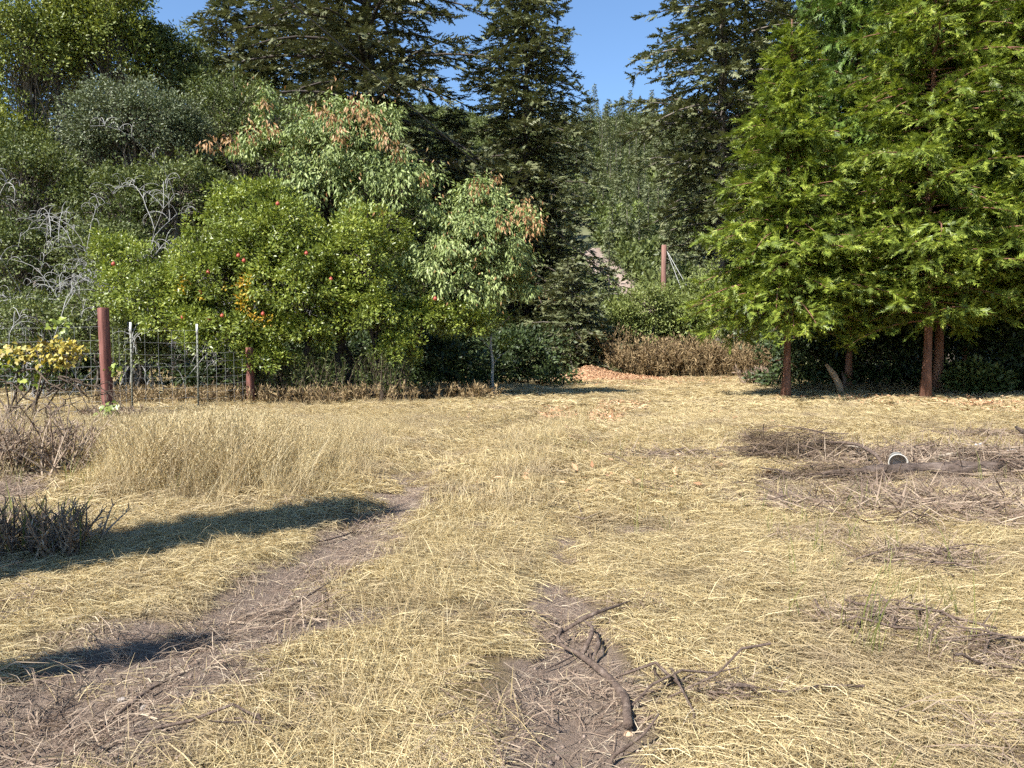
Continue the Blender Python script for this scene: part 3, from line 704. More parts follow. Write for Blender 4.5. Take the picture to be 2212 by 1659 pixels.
# light shrubs at the end of the field
for k, (u, v, ru, rv, d, lab) in enumerate([(1395, 660, 60, 60, 46, 'bright green shrub below the far pole'), (1465, 670, 65, 55, 46.5, 'pale green shrub right of the far pole'), (1540, 650, 65, 85, 45.5, 'light green shrub beside the cedar'),
                                            (1605, 690, 60, 80, 44, 'grey-green shrub between the brown brush and cedar'), (1345, 690, 40, 55, 46, 'low shrub at the left end of the brown brush')]):
    b = at_ground(u, d)
    broadleaf('light_shrub', lab, 'shrub', b, [(0, 0, dp(u, v + rv * 0.4, d)), (0.4, 0.2, dp(u + ru * 0.3, v + rv * 0.3, d))],
        [clump(u, v, ru, rv, d, 85, 0.42), clump(u + ru * 0.3, v + rv * 0.8, ru * 0.9, rv * 0.7, d, 50, 0.4)], M['leaf_shrub'] if k != 3 else M['leaf_grey'], M['bark_grey'], 0.17, 330 + k, trunk_r=0.06, per=(26, 40))

for k, (u, v, ru, rv, d, lab) in enumerate([(70, 690, 95, 60, 24.3, 'low dark green shrub behind the fence at the left edge'), (210, 675, 80, 65, 24.0, 'low dark green shrub behind the fence near the wooden post'), (300, 720, 60, 45, 22.8, 'low dark green shrub between the steel stakes')]):
    b = at_ground(u, d)
    broadleaf('fence_shrub', lab, 'shrub', b, [(0, 0, dp(u, v + rv * 0.4, d)), (0.4, 0.2, dp(u + ru * 0.3, v + rv * 0.3, d))], [clump(u, v, ru, rv, d, 90, 0.3), clump(u, v + rv, ru, rv * 0.6, d, 50, 0.28)], M['leaf_mid'], M['bark_grey'], 0.11, 350 + k, trunk_r=0.04, per=(22, 34))

# ------------------------------------------------------------------ bleached dead thicket: arching bare stems
g = np.random.default_rng(77)
def dead_thicket(label, u, d, n, spread, hmax, seed):
    hmax *= 1.45
    g = np.random.default_rng(seed); b = at_ground(u, d); r = thing('dead_thicket', label, 'dead shrub', b); wood = Acc()
    def cane(p0, az, L, rad, curl, depth):
        k = 9; t = np.linspace(0, 1, k)
        h = np.array([math.cos(az), math.sin(az), 0]); e0 = g.uniform(0.9, 1.45)
        P = [np.array(p0)]; e = e0
        for s in range(k - 1):
            P.append(P[-1] + (h * math.cos(e) + np.array([0, 0, math.sin(e)])) * L / (k - 1) + g.normal(0, L * 0.008, 3)); e -= curl / (k - 1) * (1 + s * 0.15)
        P = np.array(P); wood.tube(P, rad * (1 - 0.8 * t) + 0.004, 4, False)
        if depth > 0:
            for q in range(int(g.integers(6, 11))):
                s = int(g.integers(3, k)); cane(P[s], g.uniform(0, 6.28), L * g.uniform(0.14, 0.38), rad * 0.55, g.uniform(1.0, 2.6), depth - 1)
    for q in range(n):
        a = g.uniform(0, 6.28); rr = spread * math.sqrt(g.uniform())
        cane((rr * math.cos(a), rr * 0.5 * math.sin(a), -0.1), g.uniform(0, 6.28), g.uniform(0.6, 1.0) * hmax, g.uniform(0.011, 0.02), g.uniform(0.8, 2.0), 2)
    part('stem', wood, M['twig_pale'], r, True)
dead_thicket('bleached bare arching stems rising left of the fruit bush', 290, 26.5, 13, 1.6, 6.4, 71)
dead_thicket('tangle of bleached dead twigs at the left picture edge', 60, 25.5, 10, 2.4, 5.4, 72)
dead_thicket('low bleached dead stems behind the fence', 170, 25.5, 9, 1.8, 4.6, 73)

# ------------------------------------------------------------------ brown dry brush at the end of the field
def twiggy(label, u, d, w, h, n, mat, seed, name='dry_brush', leaf=0.10, leafm=None, lean=0.25, cat='brush'):
    g = np.random.default_rng(seed); b = at_ground(u, d); r = thing(name, label, cat, b)
    wood, fl = Acc(), Acc()
    for q in range(n):
        p0 = np.array([g.uniform(-w, w), g.uniform(-w, w) * 0.5, 0.0]); p0[2] = ground(b[0] + p0[0], b[1] + p0[1]) - b[2] - 0.03
        L = h * g.uniform(0.6, 1.1); dr = nrm(np.array([g.normal(0, lean), g.normal(0, lean), 1.0]))
        k = 5; t = np.linspace(0, 1, k)
        P = p0 + dr * (L * t)[:, None] + np.array([g.normal(0, 0.12), g.normal(0, 0.12), -0.12]) * (L * t * t)[:, None]
        wood.tube(P, 0.012 * (1 - t) + 0.004, 3, False)
        m = 22; tt = g.uniform(0.2, 1.0, m); i0 = np.clip((tt * (k - 1)).astype(int), 0, k - 2); fr = tt * (k - 1) - i0
        pp = P[i0] * (1 - fr)[:, None] + P[i0 + 1] * fr[:, None]
        dd = dr + g.normal(0, 0.7, (m, 3))
        fl.scatter(LEAF if leaf > 0.1 else STEM, pp, dd, g.normal(0, 1, (m, 3)), leaf * g.uniform(0.6, 1.6, m), 0.4)
    part('stem', wood, mat, r, True)['kind'] = 'stuff'; part('foliage', fl, leafm or mat, r)['kind'] = 'stuff'
    return r
twiggy('tall brown dry brush right of centre, end of the field', 1480, 43, 3.0, 2.5, 420, M['brown_weed'], 81, leaf=0.22)
twiggy('brown dry brush at the left end of the brush row', 1385, 42, 1.9, 2.0, 170, M['brown_weed'], 82, leaf=0.2)
twiggy('brown dry brush nearest the cedar trunk', 1590, 42, 1.9, 2.0, 180, M['brown_weed'], 83, leaf=0.2)
twiggy('low grey-brown brush left of the first cedar trunk', 1650, 33, 0.9, 0.9, 90, M['grey_straw'], 84, leaf=0.16)
twiggy('brown undergrowth along the fence by the wooden post', 350, 21.2, 1.9, 0.6, 120, M['brown_weed'], 85, leaf=0.12)
twiggy('brown undergrowth at the fruit bush stems', 600, 21.6, 1.8, 0.6, 110, M['brown_weed'], 86, leaf=0.12)
twiggy('brown grass clump right of the fruit bush', 950, 23.5, 1.9, 0.55, 130, M['brown_weed'], 87, leaf=0.14)
twiggy('brown undergrowth below the drooping tree', 780, 22.0, 1.6, 0.65, 100, M['brown_weed'], 88, leaf=0.12)
twiggy('rusty bush among the light shrubs at the far end', 1328, 42.5, 0.6, 3.2, 70, M['brown_weed'], 89, leaf=0.2)
twiggy('grey-brown dead weed clump at the left picture edge', 30, 9.0, 0.8, 0.9, 150, M['grey_straw'], 90, leaf=0.08, lean=0.45)
twiggy('second grey-brown weed clump lower on the left edge', 20, 6.0, 0.55, 0.5, 150, M['grey_straw'], 91, leaf=0.06, lean=0.5)
twiggy('dark thin suckers at the left stems of the fruit bush', 575, 22.0, 0.7, 1.7, 60, M['twig_brown'], 93, name='sucker_thicket', leaf=0.11, leafm=M['leaf_mid'], lean=0.12)
twiggy('dark thin suckers at the middle stem of the fruit bush', 690, 22.0, 0.8, 1.6, 60, M['twig_brown'], 94, name='sucker_thicket', leaf=0.11, leafm=M['leaf_mid'], lean=0.14)
twiggy('dark thin suckers round the drooping tree foot', 825, 22.2, 0.7, 1.7, 70, M['twig_brown'], 95, name='sucker_thicket', leaf=0.11, leafm=M['leaf_mid'], lean=0.14)
twiggy('pale dry weed around the foot of the wooden fence post', 235, 16.9, 0.6, 0.3, 110, M['grey_straw'], 92, leaf=0.09, lean=0.4)

# ------------------------------------------------------------------ fence
def bevel_post(w, d, h, taper=0.0):
    a = Acc(); b = 0.018
    prof = [(-w / 2 + b, -d / 2), (w / 2 - b, -d / 2), (w / 2, -d / 2 + b), (w / 2, d / 2 - b), (w / 2 - b, d / 2), (-w / 2 + b, d / 2), (-w / 2, d / 2 - b), (-w / 2, -d / 2 + b)]
    zs = [-0.2, 0, h * 0.3, h * 0.6, h - 0.02, h]; V = []
    g = np.random.default_rng(3)
    for k, z in enumerate(zs):
        s = 0.94 if k == len(zs) - 1 else 1 + g.normal(0, 0.012)
        V += [(x * s, y * s, z) for x, y in prof]
    Q = [(k * 8 + j, k * 8 + (j + 1) % 8, k * 8 + 8 + (j + 1) % 8, k * 8 + 8 + j) for k in range(len(zs) - 1) for j in range(8)]
    n = len(V); V.append((0, 0, h)); T = [(n, (len(zs) - 1) * 8 + j, (len(zs) - 1) * 8 + (j + 1) % 8) for j in range(8)]
    return a.add(V, T, Q)
FP = at_ground(231, 17.4); FQ = at_ground(541, 21.5)
p = obj('fence_post', bevel_post(0.19, 0.19, 2.42).mesh('fence_post', M['post']), None, FP, -0.62); p.rotation_euler[1] = -0.045
tag(p, 'square red-brown wooden fence post leaning slightly left', 'post')
p = obj('fence_post', bevel_post(0.17, 0.17, 1.55).mesh('fence_post', M['post']), None, FQ, -0.62); p.rotation_euler[1] = -0.02
tag(p, 'dark red wooden post in front of the fruit bush', 'post')
def tpost(label, loc, h):
    r = thing('steel_post', label, 'post', loc)
    a = Acc(); a.box((0, 0, h / 2 - 0.1), (0.045, 0.008, h + 0.2)); a.box((0, 0.023, h / 2 - 0.1), (0.008, 0.036, h + 0.195))
    for k in range(14): a.box((0, -0.008, 0.25 + k * (h - 0.5) / 14), (0.016, 0.008, 0.03))
    part('shaft', a, M['steel_green'], r)
    a = Acc(); a.box((0, 0, h - 0.12), (0.051, 0.014, 0.26)); a.box((0, 0.027, h - 0.12), (0.014, 0.038, 0.255))
    part('painted_tip', a, M['white_tip'], r)
    return r
T1 = at_ground(284, 18.6); T2 = at_ground(427, 19.6)
tpost('steel fence stake with white tip nearest the wooden post', T1, 2.15)
tpost('steel fence stake with white tip in front of the green bush', T2, 2.15)
T0 = np.array([-12.6, 16.6, float(ground(-12.6, 16.6))])
tpost('steel fence stake just outside the left picture edge', T0, 2.15)
def mesh_span(label, A, B, h=2.0):
    A = np.asarray(A); B = np.asarray(B)
    r = thing('wire_fence', label, 'fence', A)
    L = np.linalg.norm((B - A)[:2]); n = max(2, int(L / 0.30))
    d = B - A
    for k in range(8):
        z = 0.12 + (h - 0.12) * (k / 7) ** 1.15
        t = np.linspace(0, 1, 5)[:, None]
        part('wire', Acc().tube(d * t + np.array([0, 0, 1]) * (z - 0.025 * np.sin(t * math.pi)), 0.003, 3, False), M['steel'], r)
    v = Acc().tube([(0, 0, 0.1), (0, 0, h * 0.5), (0, 0, h - 0.015)], 0.0025, 3, False).mesh('wire', M['steel'])
    for k in range(1, n):
        obj('wire', v, r, d * (k / n))
mesh_span('wire mesh fence left of the wooden post', T0, FP)
mesh_span('wire mesh fence between wooden post and first steel stake', FP, T1)
mesh_span('wire mesh fence between the two steel stakes', T1, T2)
mesh_span('wire mesh fence running into the fruit bush', T2, FQ, 1.45)

# far pole with stay wires, and the overhead cable
pb = at_ground(1432, 47.5); ph = 7.9
r = thing('utility_pole', 'reddish brown pole stub standing among the far shrubs', 'pole', pb)
zz = np.linspace(-0.2, ph, 9)
part('shaft', Acc().tube(np.stack([0 * zz, 0 * zz, zz], -1), np.linspace(0.2, 0.15, 9), 12, True, 0.01), M['pole'], r, True)
for (x, y) in [(2.6, -1.5), (4.4, 0.5)]:
    part('stay_wire', Acc().tube([(0.15, 0, ph - 0.3), (x, y, 0.5)], 0.018, 4), M['steel'], r)
part('band', Acc().tube([(0, 0, ph - 3.1), (0, 0, ph - 2.9)], 0.185, 12), M['steel'], r)
a0, a1 = px(660, 320, 44), px(240, -57, 14)
ext = a1 + (a1 - a0) * 0.8
t = np.linspace(0, 1, 14)[:, None]
tag(obj('overhead_cable', Acc().tube(a0 + (ext - a0) * t - np.array([0, 0, 1]) * 0.25 * np.sin(t * math.pi), 0.016, 5).mesh('overhead_cable', M['wire'], True)), 'dark cable slanting down in front of the firs', 'cable')

# ------------------------------------------------------------------ yellow vine at the left edge
vb = at_ground(20, 14.2)
r = thing('grape_vine', 'sprawling vine with yellow leaves beside the fence post', 'vine', vb)
g = np.random.default_rng(9); wood = Acc()
ends = [dp(150, 745, 14.2), dp(90, 760, 14.0), dp(30, 750, 14), dp(170, 770, 14.4), dp(-40, 770, 14), dp(230, 905, 13.6), dp(190, 850, 14), dp(120, 960, 13.6), dp(260, 880, 13.9), dp(60, 990, 13.4)]
for e in ends:
    for k in range(2):
        s = vb + np.array([g.uniform(-0.5, 0.5), g.uniform(-0.2, 0.2), -0.05]) if e[2] > 0.6 else dp(g.uniform(0, 150), g.uniform(800, 850), 14)
        p = limb_path(s, e + g.normal(0, 0.12, 3), g, 8, 0.10, 0.12)
        wood.tube(p, np.linspace(0.02, 0.007, 8), 5, False)
        for q in range(4):
            i0 = int(g.integers(2, 7)); wood.tube(limb_path(p[i0], p[i0] + g.normal(0, 0.28, 3), g, 4, 0.1, 0.2), [0.008, 0.007, 0.005, 0.004], 4, False)
part('stem', wood, M['twig_brown'], r, True, vb)
# lobed leaf
VINE = tpl([(0, 0, 0), (0.32, 0.02, 0.05), (0.52, 0.42, 0.02), (0.30, 0.55, 0.05), (0.22, 0.86, 0), (0, 1.0, -0.06), (-0.22, 0.86, 0), (-0.30, 0.55, 0.05), (-0.52, 0.42, 0.02), (-0.32, 0.02, 0.05), (0, 0.45, -0.03)],
           [(10, 0, 1), (10, 1, 2), (10, 2, 3), (10, 3, 4), (10, 4, 5), (10, 5, 6), (10, 6, 7), (10, 7, 8), (10, 8, 9), (10, 9, 0)])
def vine_leaves(name, spots, mat, n, s, size):
    a = Acc()
    for (u, v, d) in spots:
        c = dp(u, v, d); e = g.normal(size=(n, 3))
        a.scatter(VINE, c + e * s * np.array([1, 0.8, 0.6]), g.normal(0, 0.7, (n, 3)) + np.array([0, -0.2, -0.5]), g.normal(0, 0.4, (n, 3)) + np.array([-0.3, -0.7, 0.5]), size * g.uniform(0.6, 1.25, n))
    part(name, a, mat, r, False, vb)
vine_leaves('yellow_foliage', [(100, 750, 14), (140, 745, 14), (160, 755, 14.2), (115, 775, 14), (140, 780, 14), (60, 765, 14), (20, 757, 14), (-20, 760, 14)], M['leaf_yellow'], 44, 0.12, 0.085)
vine_leaves('green_foliage', [(30, 790, 14), (80, 790, 14.2), (10, 775, 14), (60, 815, 14), (235, 885, 13.7), (-30, 800, 14), (110, 800, 14.3), (250, 800, 15.5), (130, 700, 15)], M['leaf_bush'], 26, 0.12, 0.10)

# coarse green weed in the shade at the left edge
b = at_ground(10, 6.2)
r = thing('coarse_weed', 'coarse green weed with long blades in the shade at lower left', 'weed', b)
a = Acc(); n = 130
e = g.normal(size=(n, 3)); a.scatter(STEM, e * np.array([0.28, 0.2, 0.0]), np.stack([g.normal(0, 0.45, n), g.normal(0, 0.35, n), np.ones(n)], -1), g.normal(0, 1, (n, 3)), g.uniform(0.2, 0.55, n), 0.12)
part('blade', a, M['green_weed'], r)

# ------------------------------------------------------------------ heap at the end of the track
hb = at_ground(1285, 38.5)
r = thing('chip_heap', 'low heap of orange-brown chips at the end of the track', 'heap', hb)
uu, vv = np.meshgrid(np.linspace(-1, 1, 41), np.linspace(-1, 1, 31))
X = uu * 4.3 + 0.6; Y = vv * 2.2; q = np.sqrt(uu ** 2 + vv ** 2)
Z = 0.36 * np.clip(1 - q, 0, 1) ** 1.1 + 0.42 * np.exp(-(((X + 0.35) / 0.9) ** 2 + (Y / 0.8) ** 2)) + 0.10 * (fbm(X * 1.5, Y * 1.5, 12) - 0.5) * np.clip(1.1 - q, 0, 1) - 0.04
Z = Z + ground(hb[0] + X, hb[1] + Y) - hb[2]
i = np.arange(30)[:, None] * 41 + np.arange(40)[None]
part('heap_core', Acc().add(np.stack([X, Y, Z], -1).reshape(-1, 3), None, np.stack([i, i + 1, i + 42, i + 41], -1).reshape(-1, 4)), M['chip_base'], r, True)
n = 5200; x = g.normal(0.4, 1.9, n); y = g.normal(-0.3, 1.0, n)
z = 0.36 * np.clip(1 - np.sqrt(((x - 0.6) / 4.3) ** 2 + (y / 2.2) ** 2), 0, 1) ** 1.1 + 0.42 * np.exp(-(((x + 0.35) / 0.9) ** 2 + (y / 0.8) ** 2)) + ground(hb[0] + x, hb[1] + y) - hb[2] + 0.02
cp = part('chip', Acc().scatter(LEAF, np.stack([x, y, z], -1), g.normal(size=(n, 3)) * np.array([1, 1, 0.4]), g.normal(size=(n, 3)) + np.array([0, 0, 0.8]), g.uniform(0.05, 0.13, n), 0.9), M['chip'], r)
cp['kind'] = 'stuff'
# chips strewn over the straw around it
def chip_patch(u0, u1, v0, v1, n):
    u = g.uniform(u0, u1, n); v = g.uniform(v0, v1, n); d = CH * F / (v / 2.1602 - HOR)
    return (u / 2.1602 - 512) / F * d, d
pts = [chip_patch(*q) for q in [(1150, 1480, 816, 836, 1500), (1440, 1620, 816, 832, 900), (1290, 1400, 868, 888, 500), (1270, 1350, 885, 912, 450), (1170, 1245, 878, 908, 500), (1680, 1850, 858, 874, 450), (1850, 2212, 856, 880, 1100), (2080, 2212, 868, 900, 400), (1000, 1700, 880, 1080, 160), (2212, 2400, 856, 890, 300)]]
x = np.concatenate([q[0] for q in pts]); y = np.concatenate([q[1] for q in pts]); k = fbm(x * 0.6, y * 0.5, 140) + g.uniform(-0.15, 0.15, len(x)) > 0.42; x, y = x[k], y[k]
tag(obj('chip_scatter', Acc().scatter(LEAF, np.stack([x, y, ground(x, y) + 0.05 + 0.04 * g.uniform(size=len(x))], -1), g.normal(size=(len(x), 3)) * np.array([1, 1, 0.3]), g.normal(size=(len(x), 3)) + np.array([0, 0, 1.2]), g.uniform(0.05, 0.15, len(x)), 0.9).mesh('chip_scatter', M['chip'])), 'orange-brown chips strewn over the far straw', None, None, 'stuff')

# ------------------------------------------------------------------ sticks, log and litter
def stick(name, label, pts, rad, mat, cat='stick', branches=(), lift=0.015, group=None, sides=8):
    """a branch lying along ground points given as (u, v, height) in the 2212 px view"""
    def gp(u, v, h):
        lo, hi = 1.0, 80.0
        for _ in range(40):
            m = (lo + hi) / 2; P = dp(u, v, m)
            if P[2] > ground(P[0], P[1]) + h: lo = m
            else: hi = m
        return dp(u, v, lo)
    def path(pts, k=4):
        W = np.array([gp(*p) for p in pts]); s = np.linspace(0, len(W) - 1, (len(W) - 1) * k + 1)
        out = np.stack([np.interp(s, np.arange(len(W)), W[:, j]) for j in range(3)], -1)
        out[1:-1] = (out[:-2] + 2 * out[1:-1] + out[2:]) / 4
        return out + np.array([0, 0, lift])
    P = path(pts); b = P[0].copy(); b[2] = float(ground(b[0], b[1]))
    r = thing(name, label, cat, b, 0, group)
    part('main_stem', Acc().tube(P - b, np.interp(np.linspace(0, 1, len(P)), np.linspace(0, 1, len(rad)), rad), sides, True, 0.13 if sides > 8 else 0.07), mat, r, True)
    for bp_, br in branches:
        Q = path(bp_)
        part('side_branch', Acc().tube(Q - b, np.interp(np.linspace(0, 1, len(Q)), np.linspace(0, 1, len(br)), br), sides, True, 0.07), mat, r, True)
    return r
fs = stick('forked_branch', 'crooked forked branch lying in the bare foreground rut', [(1357, 1575, 0.03), (1352, 1515, 0.02), (1315, 1470, 0.015), (1280, 1440, 0.02), (1250, 1418, 0.02), (1216, 1402, 0.03), (1204, 1385, 0.06), (1213, 1365, 0.07)],
    [0.021, 0.020, 0.018, 0.016, 0.011, 0.010, 0.009], M['stick'], 'branch',
    [([(1180, 1398, 0.01), (1215, 1370, 0.05), (1262, 1342, 0.08), (1290, 1328, 0.09), (1330, 1315, 0.05), (1368, 1300, 0.02)], [0.005, 0.009, 0.012, 0.012, 0.008, 0.004]),
     ([(1258, 1420, 0.02), (1268, 1400, 0.05), (1278, 1378, 0.08), (1280, 1360, 0.08), (1262, 1346, 0.07)], [0.013, 0.015, 0.011, 0.009, 0.006]),
     ([(1280, 1440, 0.02), (1284, 1420, 0.03), (1294, 1400, 0.06), (1290, 1375, 0.05)], [0.006, 0.009, 0.011, 0.006]),
     ([(1275, 1418, 0.01), (1276, 1432, 0.01), (1283, 1443, 0.0)], [0.006, 0.005, 0.003])])
ce = Acc(); 
P0 = np.array(fs.children[0].data.vertices[0].co); 
ce.tube([(0, 0.006, 0), (0, -0.012, -0.002), (0, -0.018, -0.003)], [0.0225, 0.022, 0.006], 9, True, 0.05)
q = stick('curved_twig', 'thin curved twig standing off the forked branch foot', [(1318, 1659, 0.0), (1325, 1640, 0.02), (1360, 1618, 0.03), (1395, 1590, 0.05), (1423, 1550, 0.09)], [0.007, 0.008, 0.007, 0.006, 0.004], M['stick'])
o = obj('broken_end', ce.mesh('broken_end', M['cut_wood'], True), fs)
o.location = Vector(tuple(np.mean([np.array(fs.children[0].data.vertices[k].co) for k in range(8)], 0)))
stick('thin_twig', 'thin twig lying across the top of the bare rut', [(1138, 1322, 0.0), (1170, 1330, 0.02), (1205, 1350, 0.01)], [0.005, 0.007, 0.004], M['stick'])
stick('thin_twig', 'twig lying left of the forked branch in bare soil', [(1172, 1455, 0.0), (1205, 1440, 0.015), (1240, 1422, 0.01)], [0.003, 0.005, 0.004], M['stick'])
stick('thin_twig', 'forked twig lying midfield above the bare rut', [(1240, 1118, 0.03), (1262, 1125, 0.06), (1290, 1112, 0.05), (1312, 1105, 0.02)], [0.005, 0.008, 0.007, 0.004], M['stick'], 'stick',
      [([(1248, 1085, 0.1), (1255, 1110, 0.05), (1262, 1130, 0.0)], [0.004, 0.006, 0.006]), ([(1270, 1140, 0.0), (1276, 1165, 0.0), (1282, 1182, 0.0)], [0.006, 0.009, 0.006])])
stick('bent_branch', 'bent branch half buried in straw at right', [(1990, 1180, 0.02), (2025, 1195, 0.03), (2045, 1215, 0.02), (2090, 1222, 0.02), (2115, 1228, 0.0)], [0.012, 0.018, 0.016, 0.012, 0.006], M['stick'], 'branch',
      [([(2060, 1218, 0.02), (2025, 1235, 0.01), (1985, 1262, 0.0)], [0.01, 0.009, 0.005])])
stick('thin_twig', 'dark twig across the left rut above the short shadow', [(600, 1330, 0.0), (660, 1295, 0.02), (712, 1262, 0.03)], [0.006, 0.008, 0.005], M['stick'])
stick('thin_twig', 'long dark stick lying in the left rut foreground', [(205, 1590, 0.0), (260, 1545, 0.02), (330, 1490, 0.02), (400, 1460, 0.01)], [0.006, 0.009, 0.009, 0.005], M['stick'])
stick('thin_twig', 'dark stick beside the grassy strip, below the long shadow', [(770, 1148, 0.0), (745, 1160, 0.03), (700, 1172, 0.02), (640, 1176, 0.0)], [0.004, 0.008, 0.007, 0.004], M['stick'])
stick('thin_twig', 'bent stalk arching over the straw at mid right', [(1300, 982, 0.05), (1325, 985, 0.12), (1350, 998, 0.08), (1375, 1012, 0.01)], [0.004, 0.006, 0.007, 0.006], M['stick'])

# old log and brush pile on the right
stick('fallen_log', 'long grey fallen log in the brush pile at right', [(2330, 1000, 0.05), (2212, 1012, 0.06), (2100, 1016, 0.07), (1990, 1015, 0.06), (1900, 1022, 0.06), (1800, 1030, 0.05), (1740, 1035, 0.02)],
      [0.10, 0.10, 0.095, 0.08, 0.085, 0.07, 0.03], M['log'], 'log', [([(1740, 1035, 0.03), (1690, 1020, 0.08), (1640, 1012, 0.12)], [0.02, 0.014, 0.007])], sides=10)
stick('arching_branch', 'dark branch arching over the brush pile', [(1760, 955, 0.22), (1850, 960, 0.28), (1893, 985, 0.24), (1908, 1010, 0.12), (1912, 1050, 0.0)], [0.012, 0.022, 0.022, 0.018, 0.012], M['stick'], 'branch')
stick('pale_branch', 'pale stripped branch leaning in the brush pile', [(1955, 1005, 0.02), (2000, 995, 0.10), (2050, 985, 0.16), (2095, 972, 0.22)], [0.012, 0.022, 0.024, 0.016], M['stick_pale'], 'branch')
stick('pale_branch', 'short pale branch left of the white tub', [(1820, 965, 0.16), (1860, 968, 0.2), (1900, 985, 0.1)], [0.012, 0.016, 0.01], M['stick_pale'], 'branch')
stick('grey_branch', 'weathered grey branch behind the white tub', [(1880, 985, 0.03), (1960, 978, 0.07), (2050, 974, 0.06), (2150, 978, 0.02)], [0.02, 0.028, 0.026, 0.015], M['log'], 'branch')
stick('grey_branch', 'grey branch at the right edge of the brush pile', [(2130, 1000, 0.04), (2180, 985, 0.10), (2260, 975, 0.08)], [0.015, 0.03, 0.03], M['log'], 'branch')
stick('grey_branch', 'dark pointed log end at the right picture edge', [(2195, 925, 0.12), (2230, 945, 0.1), (2290, 968, 0.05)], [0.03, 0.06, 0.08], M['log'], 'log')
def matted(label, u, v, w, dpt, h, n, mat, seed, name='brush_heap', size=0.35):
    """low matted heap of fine dead stems, lying at a pixel on the ground"""
    g = np.random.default_rng(seed)
    lo, hi = 1.0, 80.0
    for _ in range(40):
        m = (lo + hi) / 2; P = dp(u, v, m)
        if P[2] > ground(P[0], P[1]): lo = m
        else: hi = m
    b = dp(u, v, lo); r = thing(name, label, 'brush', b)
    n = int(n * 2.0); th = g.uniform(0, 6.28, n); q = np.sqrt(g.uniform(size=n)); x = w * q * np.cos(th); y = dpt * q * np.sin(th)
    z = ground(b[0] + x, b[1] + y) - b[2] + g.uniform(0.0, 1.0, n) * h * np.clip(1.05 - q, 0.05, 1)
    D = np.stack([g.normal(0, 1, n), g.normal(0, 0.6, n), g.normal(0, 0.25, n)], -1)
    part('stem', Acc().scatter(STEM, np.stack([x, y, z], -1), D, g.normal(0, 1, (n, 3)), size * g.uniform(0.5, 1.4, n), 0.10), mat, r)['kind'] = 'stuff'
    tw = Acc()
    for k in range(n // 130):
        p0 = np.array([x[k], y[k], z[k] + 0.02]); tw.tube(limb_path(p0 - D[k] * 0.25, p0 + D[k] * 0.25, g, 5, 0.05, 0.1), [0.007, 0.008, 0.007, 0.005, 0.003], 4, False)
    part('twig', tw, M['stick'], r, True)['kind'] = 'stuff'
    return r
matted('dark matted root heap at the left end of the brush pile', 1730, 990, 1.0, 0.5, 0.5, 2800, M['dark_weed'], 401, size=0.26)
matted('matted grey heap behind the white tub', 2000, 1000, 2.1, 0.8, 0.24, 3000, M['grey_straw'], 402)
matted('matted grey heap at the right end of the brush pile', 2160, 1015, 1.3, 0.6, 0.36, 2400, M['grey_straw'], 403)
matted('greyish mat of dead stems in front of the log', 2080, 1100, 1.8, 0.9, 0.11, 2600, M['grey_straw'], 404)
matted('dark wad of stems along the left half of the log', 1800, 1036, 0.9, 0.22, 0.22, 1500, M['dark_weed'], 410, size=0.24)
matted('grey straw mat left of the bent branch at right', 1990, 1215, 0.5, 0.35, 0.08, 800, M['grey_straw'], 411, size=0.22)
matted('dark straw clump at lower right', 1900, 1345, 0.45, 0.22, 0.10, 900, M['grey_straw'], 412, size=0.16)
matted('dull straw clump near the lower right corner', 2120, 1420, 0.4, 0.25, 0.10, 800, M['grey_straw'], 413, size=0.15)
matted('dull straw clump at the bottom right of centre', 1560, 1500, 0.3, 0.16, 0.07, 600, M['grey_straw'], 414, size=0.13)
matted('dark scrap of dead stems in the left foreground strip', 545, 1575, 0.14, 0.07, 0.05, 260, M['dark_weed'], 415, size=0.09)
matted('small dark tuft of dead stems left of the brush pile', 1635, 960, 0.35, 0.3, 0.42, 600, M['dark_weed'], 405, size=0.25)
matted('sparse dead stems at mid right of the track', 1440, 990, 0.9, 0.5, 0.10, 600, M['grey_straw'], 406, size=0.3)
matted('dead stems in the straw far right', 2120, 945, 1.0, 0.5, 0.18, 800, M['grey_straw'], 407, size=0.3)
matted('dead brush under the cedars by the first trunk', 1830, 845, 3.0, 0.9, 0.16, 1500, M['brown_weed'], 408, size=0.6)
matted('dead brush on the shaded ground by the second trunk', 2010, 852, 2.2, 0.8, 0.14, 900, M['brown_weed'], 409, size=0.6)

# white tub on its side
tb = dp(1938, 1006, 9.9); tb[2] = float(ground(tb[0], tb[1])) + 0.16
r = thing('plastic_tub', 'white plastic tub lying on its side, open end to the camera', 'tub', tb, 0.25)
k = 24; an = np.arange(k) / k * 2 * math.pi
def ring(rad, y): return np.stack([rad * np.cos(an), np.full(k, y), rad * np.sin(an)], -1)
def lathe(rings):
    V = np.concatenate(rings); Q = [(a * k + j, a * k + (j + 1) % k, a * k + k + (j + 1) % k, a * k + k + j) for a in range(len(rings) - 1) for j in range(k)]
    return V, Q
V, Q = lathe([ring(0.113, -0.11), ring(0.112, -0.10), ring(0.108, -0.10), ring(0.092, 0.11), ring(0.085, 0.118), ring(0.01, 0.118)])
part('shell', Acc().add(V, None, Q), M['plastic'], r, True)
V, Q = lathe([ring(0.112, -0.100), ring(0.118, -0.104), ring(0.118, -0.114), ring(0.106, -0.115), ring(0.1, -0.095)])
part('rim', Acc().add(V, None, Q), M['plastic'], r, True)
V, Q = lathe([ring(0.101, -0.098), ring(0.095, 0.0), ring(0.005, 0.02)])
part('inside', Acc().add(V, None, Q), M['plastic_in'], r, True)
r.rotation_euler = (0.10, 0.0, -0.36)
